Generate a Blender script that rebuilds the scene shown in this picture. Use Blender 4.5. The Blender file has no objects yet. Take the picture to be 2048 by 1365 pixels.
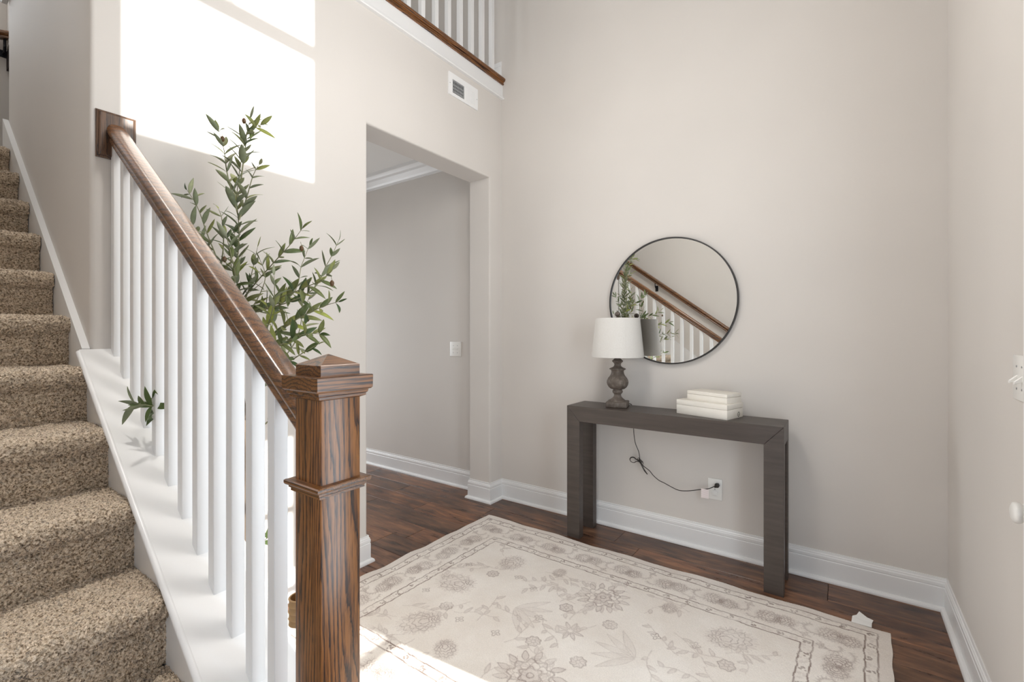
import bpy, bmesh, math, random
import numpy as np
from mathutils import Vector, Matrix, Euler

random.seed(7)
rng = np.random.default_rng(11)
sc = bpy.context.scene
COL = sc.collection

# ------------------------------------------------------------------ camera
CAM = Vector((2.2018, -2.9491, 1.30))
FOCAL_PX, HORIZON = 929.3, 666.7
cam_d = bpy.data.cameras.new('camera')
cam_d.sensor_fit = 'HORIZONTAL'
cam_d.sensor_width = 36.0
cam_d.lens = 36.0 * FOCAL_PX / 2048.0
cam_d.shift_y = -(682.5 - HORIZON) / 2048.0
cam_d.clip_start = 0.02
cam = bpy.data.objects.new('camera', cam_d)
COL.objects.link(cam)
cam.location = CAM
cam.rotation_euler = (math.pi / 2, 0, math.radians(125.473 - 90))
sc.camera = cam

# ------------------------------------------------------------------ light
sc.view_settings.view_transform = 'Standard'
sc.view_settings.look = 'None'
sc.view_settings.exposure = 0.13
sc.view_settings.gamma = 1.0
sc.view_settings.use_curve_mapping = False
sc.cycles.max_bounces = 8
sc.cycles.diffuse_bounces = 5
sc.cycles.glossy_bounces = 3
sc.cycles.transparent_max_bounces = 8
sc.cycles.caustics_reflective = False
sc.cycles.caustics_refractive = False
sc.cycles.sample_clamp_indirect = 6.0
sc.cycles.use_denoising = True
sc.cycles.adaptive_threshold = 0.05

world = bpy.data.worlds.new('sky'); sc.world = world
world.use_nodes = True
wn = world.node_tree.nodes
wn['Background'].inputs[0].default_value = (0.62, 0.78, 1.0, 1)
wn['Background'].inputs[1].default_value = 0.6

TAN_E, SKEW = 0.52, 0.1026          # sun drop per metre of -x, and drift towards -y
sun_d = bpy.data.lights.new('sun', 'SUN')
sun_d.energy = 12.0
sun_d.angle = math.radians(0.5)
sun_d.color = (1.0, 0.965, 0.92)
sun = bpy.data.objects.new('sun', sun_d); COL.objects.link(sun)
sun.rotation_euler = Vector((-1.0, -SKEW, -TAN_E)).to_track_quat('-Z', 'Y').to_euler()
sun.location = (6, -1, 6)

def area(name, loc, direction, sx, sy, power, color=(1, 1, 1), spread=math.pi):
    d = bpy.data.lights.new(name, 'AREA'); d.shape = 'RECTANGLE'
    d.size, d.size_y, d.energy, d.color = sx, sy, power, color
    d.spread = spread
    o = bpy.data.objects.new(name, d); COL.objects.link(o)
    o.location = loc
    o.rotation_euler = Vector(direction).to_track_quat('-Z', 'Y').to_euler()
    return o

area('daylight_upper_window', (2.72, -1.72, 4.12), (-1, 0, 0), 0.80, 1.42, 7, (0.93, 0.97, 1.0))
area('daylight_front_door', (2.72, -1.80, 1.18), (-1, 0, 0), 0.72, 2.0, 28, (0.90, 0.95, 1.0))
area('fill_behind_camera', (2.05, -3.60, 1.20), (0, 1, 0), 0.95, 2.2, 8, (0.96, 0.98, 1.0))  # added fill from an unseen opening behind the camera
area('daylight_landing_window', (-2.62, -2.95, 4.1), (1, 0, 0), 0.78, 1.38, 15, (0.90, 0.95, 1.0))
area('fill_hall_end', (-3.31, -0.90, 1.40), (1, 0, 0), 1.3, 2.0, 38, (0.95, 0.98, 1.0))  # source made up at the hall end, throwing light to the right
area('stairwell_fill_light', (-1.2, -2.98, 5.70), (0, 0, -1), 1.0, 0.5, 16, (1.0, 0.96, 0.90))  # added overhead to brighten carpet and landing, no known fixture
area('stair_tread_fill', (0.45, -2.95, 5.72), (0, 0, -1), 0.2, 0.2, 4.2, (1.0, 0.96, 0.90), 0.7)  # narrow beam added to lift the treads, not a known fitting
pd = bpy.data.lights.new('foyer_fill_light', 'POINT'); pd.energy = 37; pd.shadow_soft_size = 0.25; pd.color = (1.0, 0.97, 0.93)
po = bpy.data.objects.new('foyer_fill_light', pd); COL.objects.link(po); po.location = (1.25, -1.58, 2.60)  # unseen fill added to even out the walls, no pendant is built

# ------------------------------------------------------------------ materials
def mat(name):
    m = bpy.data.materials.new(name); m.use_nodes = True
    nt = m.node_tree; b = nt.nodes['Principled BSDF']
    return m, nt, b

def N(nt, kind, **kw):
    n = nt.nodes.new(kind)
    for k, v in kw.items():
        if k in ('inputs',):
            for i, val in v.items(): n.inputs[i].default_value = val
        else: setattr(n, k, v)
    return n

def ramp(nt, stops):
    r = nt.nodes.new('ShaderNodeValToRGB')
    e = r.color_ramp.elements
    while len(e) < len(stops): e.new(0.5)
    for i, (p, c) in enumerate(stops):
        e[i].position = p; e[i].color = (*c, 1) if len(c) == 3 else c
    return r

def coords(nt, scale=(1, 1, 1), rot=(0, 0, 0), loc=(0, 0, 0), randomize=False):
    t = nt.nodes.new('ShaderNodeTexCoord'); m = nt.nodes.new('ShaderNodeMapping')
    m.inputs['Scale'].default_value = scale; m.inputs['Rotation'].default_value = rot
    m.inputs['Location'].default_value = loc
    if randomize:
        oi = nt.nodes.new('ShaderNodeObjectInfo')
        mu = nt.nodes.new('ShaderNodeVectorMath'); mu.operation = 'SCALE'
        comb = nt.nodes.new('ShaderNodeCombineXYZ')
        for i in range(3): nt.links.new(oi.outputs['Random'], comb.inputs[i])
        nt.links.new(comb.outputs[0], mu.inputs[0]); mu.inputs['Scale'].default_value = 37.0
        ad = nt.nodes.new('ShaderNodeVectorMath'); ad.operation = 'ADD'
        nt.links.new(t.outputs['Object'], ad.inputs[0]); nt.links.new(mu.outputs[0], ad.inputs[1])
        nt.links.new(ad.outputs[0], m.inputs[0])
    else:
        nt.links.new(t.outputs['Object'], m.inputs[0])
    return m

def bump(nt, b, src, strength=0.2, dist=0.002):
    n = nt.nodes.new('ShaderNodeBump')
    n.inputs['Strength'].default_value = strength; n.inputs['Distance'].default_value = dist
    nt.links.new(src, n.inputs['Height']); nt.links.new(n.outputs[0], b.inputs['Normal'])

def painted(name, color, rough=0.6, tex=0.08, scale=180, spec=0.3):
    m, nt, b = mat(name)
    c = coords(nt); n = N(nt, 'ShaderNodeTexNoise', inputs={'Scale': scale, 'Detail': 3.0})
    nt.links.new(c.outputs[0], n.inputs['Vector'])
    n2 = N(nt, 'ShaderNodeTexNoise', inputs={'Scale': 1.3, 'Detail': 2.0})
    nt.links.new(c.outputs[0], n2.inputs['Vector'])
    r = ramp(nt, [(0.3, tuple(x * 0.97 for x in color)), (0.7, tuple(min(1, x * 1.02) for x in color))])
    nt.links.new(n2.outputs[0], r.inputs[0]); nt.links.new(r.outputs[0], b.inputs['Base Color'])
    b.inputs['Roughness'].default_value = rough
    b.inputs['Specular IOR Level'].default_value = spec
    if tex: bump(nt, b, n.outputs[0], tex, 0.001)
    return m

M_WALL = painted('greige_wall_paint', (0.655, 0.622, 0.588), 0.7, 0.10, 220)
M_CEIL = painted('white_ceiling_paint', (0.78, 0.77, 0.75), 0.8, 0.1, 160)
M_TRIM = painted('white_trim_paint', (0.79, 0.79, 0.79), 0.32, 0.02, 60, 0.5)
M_PLASTIC = painted('white_plastic', (0.82, 0.81, 0.78), 0.28, 0.0, 60, 0.5)
M_METALWHITE = painted('white_enamelled_steel', (0.84, 0.84, 0.84), 0.35, 0.0, 60, 0.5)

def plain(name, color, rough=0.5, metallic=0.0, spec=0.5):
    m, nt, b = mat(name)
    c = coords(nt); n = N(nt, 'ShaderNodeTexNoise', inputs={'Scale': 40.0, 'Detail': 2.0})
    nt.links.new(c.outputs[0], n.inputs['Vector'])
    r = ramp(nt, [(0.3, tuple(x * 0.92 for x in color)), (0.7, tuple(min(1, x * 1.05) for x in color))])
    nt.links.new(n.outputs[0], r.inputs[0]); nt.links.new(r.outputs[0], b.inputs['Base Color'])
    b.inputs['Roughness'].default_value = rough; b.inputs['Metallic'].default_value = metallic
    b.inputs['Specular IOR Level'].default_value = spec
    return m

def oak(name, dark, mid, light, axis='Z', rough=0.33, ring=38.0, center=(0.11, -0.07, 0), slope=0.0, coat=0.25):
    """stained open grained oak: rings cut by the surface, stretched along the grain"""
    m, nt, b = mat(name)
    st = {'X': (0.09, 1, 1), 'Y': (1, 0.09, 1), 'Z': (1, 1, 0.09)}[axis]
    c = coords(nt, st, rot=(0, slope, 0), loc=center)
    dn = N(nt, 'ShaderNodeTexNoise', inputs={'Scale': 9.0, 'Detail': 2.0})
    nt.links.new(c.outputs[0], dn.inputs['Vector'])
    mx = N(nt, 'ShaderNodeMixRGB', blend_type='LINEAR_LIGHT', inputs={0: 0.05})
    nt.links.new(c.outputs[0], mx.inputs[1]); nt.links.new(dn.outputs['Color'], mx.inputs[2])
    w = N(nt, 'ShaderNodeTexWave', wave_type='RINGS', rings_direction=axis, wave_profile='SAW',
          inputs={'Scale': ring, 'Distortion': 3.0, 'Detail': 3.0, 'Detail Scale': 3.5, 'Detail Roughness': 0.7})
    nt.links.new(mx.outputs[0], w.inputs['Vector'])
    r1 = ramp(nt, [(0.0, mid), (0.10, light), (0.55, light), (0.80, mid), (0.93, dark), (1.0, dark)])
    nt.links.new(w.outputs['Fac'], r1.inputs[0])
    fst = {'X': (0.03, 1, 1), 'Y': (1, 0.03, 1), 'Z': (1, 1, 0.03)}[axis]
    c2 = coords(nt, fst, rot=(0, slope, 0))
    n = N(nt, 'ShaderNodeTexNoise', inputs={'Scale': 420.0, 'Detail': 3.0, 'Roughness': 0.6})
    nt.links.new(c2.outputs[0], n.inputs['Vector'])
    r2 = ramp(nt, [(0.38, (0.30, 0.26, 0.23)), (0.50, (0.95, 0.95, 0.95)), (0.7, (1.1, 1.08, 1.05))])
    nt.links.new(n.outputs[0], r2.inputs[0])
    big = N(nt, 'ShaderNodeTexNoise', inputs={'Scale': 5.0, 'Detail': 2.0})
    nt.links.new(c.outputs[0], big.inputs['Vector'])
    r3 = ramp(nt, [(0.3, (0.72, 0.70, 0.68)), (0.7, (1.15, 1.1, 1.05))])
    nt.links.new(big.outputs[0], r3.inputs[0])
    mu = N(nt, 'ShaderNodeMixRGB', blend_type='MULTIPLY', inputs={0: 0.9})
    nt.links.new(r1.outputs[0], mu.inputs[1]); nt.links.new(r2.outputs[0], mu.inputs[2])
    mu2 = N(nt, 'ShaderNodeMixRGB', blend_type='MULTIPLY', inputs={0: 1.0})
    nt.links.new(mu.outputs[0], mu2.inputs[1]); nt.links.new(r3.outputs[0], mu2.inputs[2])
    nt.links.new(mu2.outputs[0], b.inputs['Base Color'])
    b.inputs['Roughness'].default_value = rough
    b.inputs['Coat Weight'].default_value = coat; b.inputs['Coat Roughness'].default_value = 0.2
    bump(nt, b, mu.outputs[0], 0.25, 0.0008)
    return m

OD, OM, OL = (0.022, 0.009, 0.005), (0.105, 0.039, 0.011), (0.225, 0.093, 0.025)
M_OAK_Z = oak('stained_oak_upright', OD, OM, OL, 'Z')
M_OAK_X = oak('stained_oak_rail', OD, OM, OL, 'X', ring=30.0, center=(0, 0.06, 0.05))
M_OAK_DK = oak('glare_dulled_oak_rosette', (0.02, 0.010, 0.007), (0.07, 0.034, 0.018), (0.13, 0.068, 0.036), 'Z', coat=0.6)  # oak dulled to grey-brown, glare put into its colour
M_OAK_Y = oak('stained_oak_cap', OD, OM, OL, 'Y', ring=30.0, center=(0.07, 0, 0.05))

def floor_wood():
    m, nt, b = mat('dark_walnut_plank')
    c = coords(nt, (0.16, 1, 1), randomize=True)
    n = N(nt, 'ShaderNodeTexNoise', inputs={'Scale': 26.0, 'Detail': 7.0, 'Roughness': 0.62, 'Distortion': 0.6})
    nt.links.new(c.outputs[0], n.inputs['Vector'])
    r = ramp(nt, [(0.28, (0.036, 0.017, 0.011)), (0.44, (0.115, 0.053, 0.029)), (0.56, (0.190, 0.092, 0.050)), (0.72, (0.32, 0.168, 0.095))])
    nt.links.new(n.outputs[0], r.inputs[0])
    k = N(nt, 'ShaderNodeTexNoise', inputs={'Scale': 6.0, 'Detail': 3.0})
    c3 = coords(nt, (0.55, 1, 1), randomize=True)
    nt.links.new(c3.outputs[0], k.inputs['Vector'])
    rk = ramp(nt, [(0.34, (0.45, 0.42, 0.42)), (0.50, (1, 1, 1)), (0.72, (1.25, 1.18, 1.1))])
    nt.links.new(k.outputs[0], rk.inputs[0])
    mu = N(nt, 'ShaderNodeMixRGB', blend_type='MULTIPLY', inputs={0: 1.0})
    nt.links.new(r.outputs[0], mu.inputs[1]); nt.links.new(rk.outputs[0], mu.inputs[2])
    oi = nt.nodes.new('ShaderNodeObjectInfo')
    ro = ramp(nt, [(0.0, (0.78, 0.80, 0.82)), (0.5, (1.0, 1.0, 1.0)), (1.0, (1.22, 1.12, 1.02))])
    nt.links.new(oi.outputs['Random'], ro.inputs[0])
    mu2 = N(nt, 'ShaderNodeMixRGB', blend_type='MULTIPLY', inputs={0: 1.0})
    nt.links.new(mu.outputs[0], mu2.inputs[1]); nt.links.new(ro.outputs[0], mu2.inputs[2])
    nt.links.new(mu2.outputs[0], b.inputs['Base Color'])
    fr = ramp(nt, [(0.3, (0.24,) * 3), (0.7, (0.42,) * 3)])
    nt.links.new(n.outputs[0], fr.inputs[0]); nt.links.new(fr.outputs[0], b.inputs['Roughness'])
    bump(nt, b, n.outputs[0], 0.25, 0.0015)
    return m
M_FLOOR = floor_wood()
M_SUB = plain('subfloor', (0.02, 0.012, 0.009), 0.8)

def carpet_mat():
    m, nt, b = mat('beige_flecked_carpet')
    c = coords(nt)
    v = N(nt, 'ShaderNodeTexVoronoi', feature='F1', inputs={'Scale': 170.0, 'Randomness': 1.0})
    dn = N(nt, 'ShaderNodeTexNoise', inputs={'Scale': 150.0, 'Detail': 2.0})
    nt.links.new(c.outputs[0], dn.inputs['Vector'])
    mx = N(nt, 'ShaderNodeMixRGB', blend_type='LINEAR_LIGHT', inputs={0: 0.006})
    nt.links.new(c.outputs[0], mx.inputs[1]); nt.links.new(dn.outputs['Color'], mx.inputs[2])
    nt.links.new(mx.outputs[0], v.inputs['Vector'])
    n = N(nt, 'ShaderNodeTexNoise', inputs={'Scale': 165.0, 'Detail': 3.0, 'Roughness': 0.7})
    nt.links.new(c.outputs[0], n.inputs['Vector'])
    r = ramp(nt, [(0.36, (0.15, 0.098, 0.062)), (0.43, (0.42, 0.32, 0.215)), (0.51, (0.70, 0.56, 0.42)), (0.66, (0.90, 0.77, 0.62))])
    nt.links.new(n.outputs[0], r.inputs[0])
    nt.links.new(r.outputs[0], b.inputs['Base Color'])
    b.inputs['Roughness'].default_value = 0.95; b.inputs['Specular IOR Level'].default_value = 0.05
    b.inputs['Sheen Weight'].default_value = 0.25; b.inputs['Sheen Roughness'].default_value = 0.5
    inv = N(nt, 'ShaderNodeMath', operation='SUBTRACT'); inv.inputs[0].default_value = 1.0
    nt.links.new(v.outputs['Distance'], inv.inputs[1])
    bump(nt, b, inv.outputs[0], 0.9, 0.005)
    return m
M_CARPET = carpet_mat()

def rug_mat():
    m, nt, b = mat('faded_ivory_rug')
    a = N(nt, 'ShaderNodeAttribute', attribute_name='pattern')
    t = N(nt, 'ShaderNodeAttribute', attribute_name='tint')
    c = coords(nt)
    n = N(nt, 'ShaderNodeTexNoise', inputs={'Scale': 4.0, 'Detail': 5.0, 'Roughness': 0.6})
    nt.links.new(c.outputs[0], n.inputs['Vector'])
    r = ramp(nt, [(0.3, (0.75, 0.685, 0.62)), (0.7, (0.85, 0.80, 0.745))])
    nt.links.new(n.outputs[0], r.inputs[0])
    m1 = N(nt, 'ShaderNodeMixRGB'); m1.inputs[2].default_value = (0.50, 0.42, 0.385, 1)
    nt.links.new(t.outputs['Fac'], m1.inputs[0]); nt.links.new(r.outputs[0], m1.inputs[1])
    m2 = N(nt, 'ShaderNodeMixRGB'); m2.inputs[2].default_value = (0.17, 0.105, 0.085, 1)
    nt.links.new(a.outputs['Fac'], m2.inputs[0]); nt.links.new(m1.outputs[0], m2.inputs[1])
    f = N(nt, 'ShaderNodeTexNoise', inputs={'Scale': 330.0, 'Detail': 2.0})
    nt.links.new(c.outputs[0], f.inputs['Vector'])
    rf = ramp(nt, [(0.25, (0.84,) * 3), (0.7, (1.04,) * 3)])
    nt.links.new(f.outputs[0], rf.inputs[0])
    m3 = N(nt, 'ShaderNodeMixRGB', blend_type='MULTIPLY', inputs={0: 1.0})
    nt.links.new(m2.outputs[0], m3.inputs[1]); nt.links.new(rf.outputs[0], m3.inputs[2])
    nt.links.new(m3.outputs[0], b.inputs['Base Color'])
    b.inputs['Roughness'].default_value = 0.95; b.inputs['Specular IOR Level'].default_value = 0.08
    bump(nt, b, f.outputs[0], 0.35, 0.002)
    return m
M_RUG = rug_mat()

def espresso():
    m, nt, b = mat('charcoal_brown_lacquer')
    c = coords(nt, (0.08, 1, 1))
    n = N(nt, 'ShaderNodeTexNoise', inputs={'Scale': 60.0, 'Detail': 4.0})
    nt.links.new(c.outputs[0], n.inputs['Vector'])
    r = ramp(nt, [(0.3, (0.050, 0.038, 0.032)), (0.7, (0.073, 0.057, 0.048))])
    nt.links.new(n.outputs[0], r.inputs[0]); nt.links.new(r.outputs[0], b.inputs['Base Color'])
    b.inputs['Roughness'].default_value = 0.40
    bump(nt, b, n.outputs[0], 0.08, 0.0008)
    return m
M_TABLE = espresso()
M_SEAM = plain('joint_shadow_line', (0.02, 0.017, 0.015), 0.8)
M_BLACK = plain('black_painted_metal', (0.022, 0.021, 0.020), 0.4)
M_CORD = plain('dark_brown_cord', (0.020, 0.013, 0.010), 0.45)

def lamp_body_mat():
    m, nt, b = mat('weathered_grey_brown_resin')
    c = coords(nt)
    n = N(nt, 'ShaderNodeTexNoise', inputs={'Scale': 32.0, 'Detail': 6.0, 'Roughness': 0.65})
    nt.links.new(c.outputs[0], n.inputs['Vector'])
    r = ramp(nt, [(0.3, (0.062, 0.046, 0.036)), (0.52, (0.115, 0.092, 0.075)), (0.75, (0.23, 0.20, 0.175))])
    nt.links.new(n.outputs[0], r.inputs[0]); nt.links.new(r.outputs[0], b.inputs['Base Color'])
    b.inputs['Roughness'].default_value = 0.62
    bump(nt, b, n.outputs[0], 0.3, 0.002)
    return m
M_LAMP = lamp_body_mat()

def linen():
    m, nt, b = mat('white_linen_shade')
    c = coords(nt)
    n = N(nt, 'ShaderNodeTexNoise', inputs={'Scale': 260.0, 'Detail': 2.0})
    nt.links.new(c.outputs[0], n.inputs['Vector'])
    r = ramp(nt, [(0.3, (0.80, 0.78, 0.75)), (0.7, (0.88, 0.87, 0.84))])
    nt.links.new(n.outputs[0], r.inputs[0]); nt.links.new(r.outputs[0], b.inputs['Base Color'])
    b.inputs['Roughness'].default_value = 0.9
    b.inputs['Specular IOR Level'].default_value = 0.1
    tr = N(nt, 'ShaderNodeBsdfTranslucent'); tr.inputs[0].default_value = (0.8, 0.77, 0.72, 1)
    mixs = N(nt, 'ShaderNodeMixShader', inputs={0: 0.25})
    out = nt.nodes['Material Output']
    nt.links.new(b.outputs[0], mixs.inputs[1]); nt.links.new(tr.outputs[0], mixs.inputs[2])
    nt.links.new(mixs.outputs[0], out.inputs[0])
    bump(nt, b, n.outputs[0], 0.1, 0.0008)
    return m
M_SHADE = linen()

def cream_wood():
    m, nt, b = mat('whitewashed_wood')
    c = coords(nt, (0.12, 1, 1))
    n = N(nt, 'ShaderNodeTexNoise', inputs={'Scale': 50.0, 'Detail': 4.0})
    nt.links.new(c.outputs[0], n.inputs['Vector'])
    r = ramp(nt, [(0.3, (0.76, 0.72, 0.65)), (0.7, (0.80, 0.765, 0.695))])
    nt.links.new(n.outputs[0], r.inputs[0]); nt.links.new(r.outputs[0], b.inputs['Base Color'])
    b.inputs['Roughness'].default_value = 0.55
    bump(nt, b, n.outputs[0], 0.12, 0.0008)
    return m
M_BOX = cream_wood()

def mirror_mat():
    m, nt, b = mat('silvered_glass')
    b.inputs['Base Color'].default_value = (0.90, 0.91, 0.90, 1)
    b.inputs['Metallic'].default_value = 1.0; b.inputs['Roughness'].default_value = 0.0
    return m
M_MIRROR = mirror_mat()

def leaf_mat(name, stops, rough):
    m, nt, b = mat(name)
    oi = nt.nodes.new('ShaderNodeObjectInfo')
    r = ramp(nt, stops); nt.links.new(oi.outputs['Random'], r.inputs[0])
    c = coords(nt); n = N(nt, 'ShaderNodeTexNoise', inputs={'Scale': 3.0, 'Detail': 3.0})
    nt.links.new(c.outputs[0], n.inputs['Vector'])
    rn = ramp(nt, [(0.3, (0.8, 0.8, 0.8)), (0.7, (1.15, 1.15, 1.1))]); nt.links.new(n.outputs[0], rn.inputs[0])
    mu = N(nt, 'ShaderNodeMixRGB', blend_type='MULTIPLY', inputs={0: 1.0})
    nt.links.new(r.outputs[0], mu.inputs[1]); nt.links.new(rn.outputs[0], mu.inputs[2])
    nt.links.new(mu.outputs[0], b.inputs['Base Color'])
    b.inputs['Roughness'].default_value = rough
    tr = N(nt, 'ShaderNodeBsdfTranslucent')
    nt.links.new(mu.outputs[0], tr.inputs[0])
    mixs = N(nt, 'ShaderNodeMixShader', inputs={0: 0.38})
    nt.links.new(b.outputs[0], mixs.inputs[1]); nt.links.new(tr.outputs[0], mixs.inputs[2])
    nt.links.new(mixs.outputs[0], nt.nodes['Material Output'].inputs[0])
    return m
M_LEAF_T = leaf_mat('olive_leaf_upper', [(0.0, (0.070, 0.125, 0.040)), (0.3, (0.150, 0.195, 0.070)), (0.65, (0.26, 0.29, 0.11)), (0.88, (0.34, 0.37, 0.12)), (1.0, (0.48, 0.54, 0.10))], 0.4)
M_LEAF_B = leaf_mat('olive_leaf_underside', [(0.0, (0.28, 0.32, 0.20)), (0.6, (0.40, 0.43, 0.31)), (1.0, (0.50, 0.53, 0.33))], 0.65)
M_STEM = plain('olive_green_stem', (0.22, 0.22, 0.12), 0.7)
M_BARK = plain('grey_brown_bark', (0.14, 0.10, 0.07), 0.9)
M_OLIVE = plain('glossy_olive', (0.11, 0.055, 0.02), 0.15)
M_POT = painted('white_glazed_pot', (0.80, 0.79, 0.77), 0.3, 0.0, 60, 0.5)
M_SOIL = plain('dark_moss', (0.05, 0.045, 0.025), 0.95)
M_TAN = plain('tan_rubber', (0.42, 0.26, 0.12), 0.5)
M_DARK = plain('duct_shade_paint', (0.015, 0.015, 0.016), 0.8)
M_GREYFIN = plain('grey_fin_steel', (0.34, 0.345, 0.35), 0.5)
M_IRON = plain('black_iron_bracket', (0.02, 0.02, 0.025), 0.35, 0.6)
M_INK = plain('dark_print', (0.06, 0.055, 0.05), 0.8)
M_PAPER = painted('white_paper', (0.80, 0.79, 0.77), 0.8, 0.0, 60, 0.1)

def tag_mat():
    m, nt, b = mat('printed_warning_tag')
    c = coords(nt, (1, 1, 1))
    w = N(nt, 'ShaderNodeTexWave', wave_type='BANDS', bands_direction='Z', inputs={'Scale': 52.0, 'Distortion': 0.0})
    nt.links.new(c.outputs[0], w.inputs['Vector'])
    r = ramp(nt, [(0.55, (0.84, 0.81, 0.80)), (0.8, (0.70, 0.55, 0.54))])
    nt.links.new(w.outputs['Fac'], r.inputs[0]); nt.links.new(r.outputs[0], b.inputs['Base Color'])
    b.inputs['Roughness'].default_value = 0.7
    return m
M_TAG = tag_mat()

def glass_mat():
    m, nt, b = mat('clear_window_glass')
    tr = N(nt, 'ShaderNodeBsdfTransparent'); tr.inputs[0].default_value = (0.96, 0.97, 0.97, 1)
    gl = N(nt, 'ShaderNodeBsdfGlossy', inputs={1: 0.02})
    mx = N(nt, 'ShaderNodeMixShader', inputs={0: 0.05})
    nt.links.new(tr.outputs[0], mx.inputs[1]); nt.links.new(gl.outputs[0], mx.inputs[2])
    nt.links.new(mx.outputs[0], nt.nodes['Material Output'].inputs[0])
    return m
M_GLASS = glass_mat()

# ------------------------------------------------------------------ mesh helpers
class MB:
    """collects shapes in world coordinates into one mesh"""
    def __init__(self): self.bm = bmesh.new()
    def poly_faces(self, verts, faces):
        vs = [self.bm.verts.new(v) for v in verts]
        for f in faces:
            try: self.bm.faces.new([vs[i] for i in f])
            except ValueError: pass
        return vs
    def box(self, a, b, bevel=0.0, seg=2, rotz=0.0, pivot=None):
        x0, y0, z0 = (min(a[i], b[i]) for i in range(3)); x1, y1, z1 = (max(a[i], b[i]) for i in range(3))
        t = bmesh.new()
        vs = [t.verts.new(p) for p in ((x0,y0,z0),(x1,y0,z0),(x1,y1,z0),(x0,y1,z0),(x0,y0,z1),(x1,y0,z1),(x1,y1,z1),(x0,y1,z1))]
        for f in ((0,3,2,1),(4,5,6,7),(0,1,5,4),(1,2,6,5),(2,3,7,6),(3,0,4,7)): t.faces.new([vs[i] for i in f])
        if bevel: bmesh.ops.bevel(t, geom=t.edges[:], offset=bevel, segments=seg, profile=0.5, affect='EDGES')
        if rotz:
            pv = Vector(pivot if pivot else ((x0+x1)/2, (y0+y1)/2, 0))
            bmesh.ops.rotate(t, verts=t.verts, cent=pv, matrix=Matrix.Rotation(rotz, 3, 'Z'))
        self._merge(t); return self
    def _merge(self, t):
        me = bpy.data.meshes.new('tmp'); t.to_mesh(me); t.free()
        self.bm.from_mesh(me); bpy.data.meshes.remove(me)
    def prism(self, pts, axis, lo, hi, bevel=0.0, seg=2):
        """extrude a 2D polygon; axis 'y': pts are (x,z); axis 'x': (y,z); axis 'z': (x,y)"""
        f = {'y': lambda p, h: (p[0], h, p[1]), 'x': lambda p, h: (h, p[0], p[1]), 'z': lambda p, h: (p[0], p[1], h)}[axis]
        t = bmesh.new()
        a = [t.verts.new(f(p, lo)) for p in pts]; b = [t.verts.new(f(p, hi)) for p in pts]
        n = len(pts)
        t.faces.new(a); t.faces.new(b[::-1])
        for i in range(n): t.faces.new((a[i], b[i], b[(i+1) % n], a[(i+1) % n]))
        bmesh.ops.recalc_face_normals(t, faces=t.faces)
        if bevel: bmesh.ops.bevel(t, geom=t.edges[:], offset=bevel, segments=seg, profile=0.5, affect='EDGES')
        self._merge(t); return self
    def lathe(self, prof, center, seg=40, closed_top=True, closed_bot=True):
        cx, cy, cz = center; rings = []
        for r, z in prof:
            rings.append([self.bm.verts.new((cx + r*math.cos(2*math.pi*i/seg), cy + r*math.sin(2*math.pi*i/seg), cz + z)) for i in range(seg)])
        for a, b in zip(rings, rings[1:]):
            for i in range(seg): self.bm.faces.new((a[i], a[(i+1) % seg], b[(i+1) % seg], b[i]))
        if closed_bot: self.bm.faces.new(rings[0][::-1])
        if closed_top: self.bm.faces.new(rings[-1])
        return self
    def tube(self, pts, rad, seg=8, caps=True):
        P = [Vector(p) for p in pts]; rings = []; up = None
        rads = rad if isinstance(rad, (list, tuple)) else [rad]*len(P)
        for i, p in enumerate(P):
            t = (P[min(i+1, len(P)-1)] - P[max(i-1, 0)]).normalized()
            if up is None:
                up = Vector((0, 0, 1)) if abs(t.z) < 0.9 else Vector((1, 0, 0))
            s = t.cross(up); s = s.normalized() if s.length > 1e-6 else t.orthogonal().normalized()
            u = s.cross(t).normalized(); up = u
            rings.append([self.bm.verts.new(p + rads[i]*(math.cos(2*math.pi*k/seg)*s + math.sin(2*math.pi*k/seg)*u)) for k in range(seg)])
        for a, b in zip(rings, rings[1:]):
            for k in range(seg): self.bm.faces.new((a[k], a[(k+1) % seg], b[(k+1) % seg], b[k]))
        if caps: self.bm.faces.new(rings[0][::-1]); self.bm.faces.new(rings[-1])
        return self
    def sweep(self, prof, path, m_start=None, m_end=None):
        """profile (offset out of the wall, height) along a floor path; the room lies to the left of the walk"""
        n = len(path); rings = []
        for i, p in enumerate(path):
            def nrm(a, b):
                d = Vector((b[0]-a[0], b[1]-a[1])).normalized(); return Vector((-d.y, d.x))
            n0 = nrm(path[i-1], p) if i > 0 else (m_start or nrm(p, path[i+1]))
            n1 = nrm(p, path[i+1]) if i < n-1 else (m_end or nrm(path[i-1], p))
            m = (n0 + n1); m = m / max(1e-6, (1 + n0.dot(n1)))
            rings.append([self.bm.verts.new((p[0] + m.x*o, p[1] + m.y*o, p[2] + z if len(p) > 2 else z)) for o, z in prof])
        k = len(prof)
        for a, b in zip(rings, rings[1:]):
            for j in range(k): self.bm.faces.new((a[j], b[j], b[(j+1) % k], a[(j+1) % k]))
        self.bm.faces.new(rings[0][::-1]); self.bm.faces.new(rings[-1])
        return self

def org(o):
    v = Vector((0, 0, 0))
    while o is not None:
        v += Vector(o.location); o = o.parent
    return v

def finish(o, label=None, cat=None, group=None, kind=None):
    if label: o['label'] = label
    if cat: o['category'] = cat
    if group: o['group'] = group
    if kind: o['kind'] = kind
    return o

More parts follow.
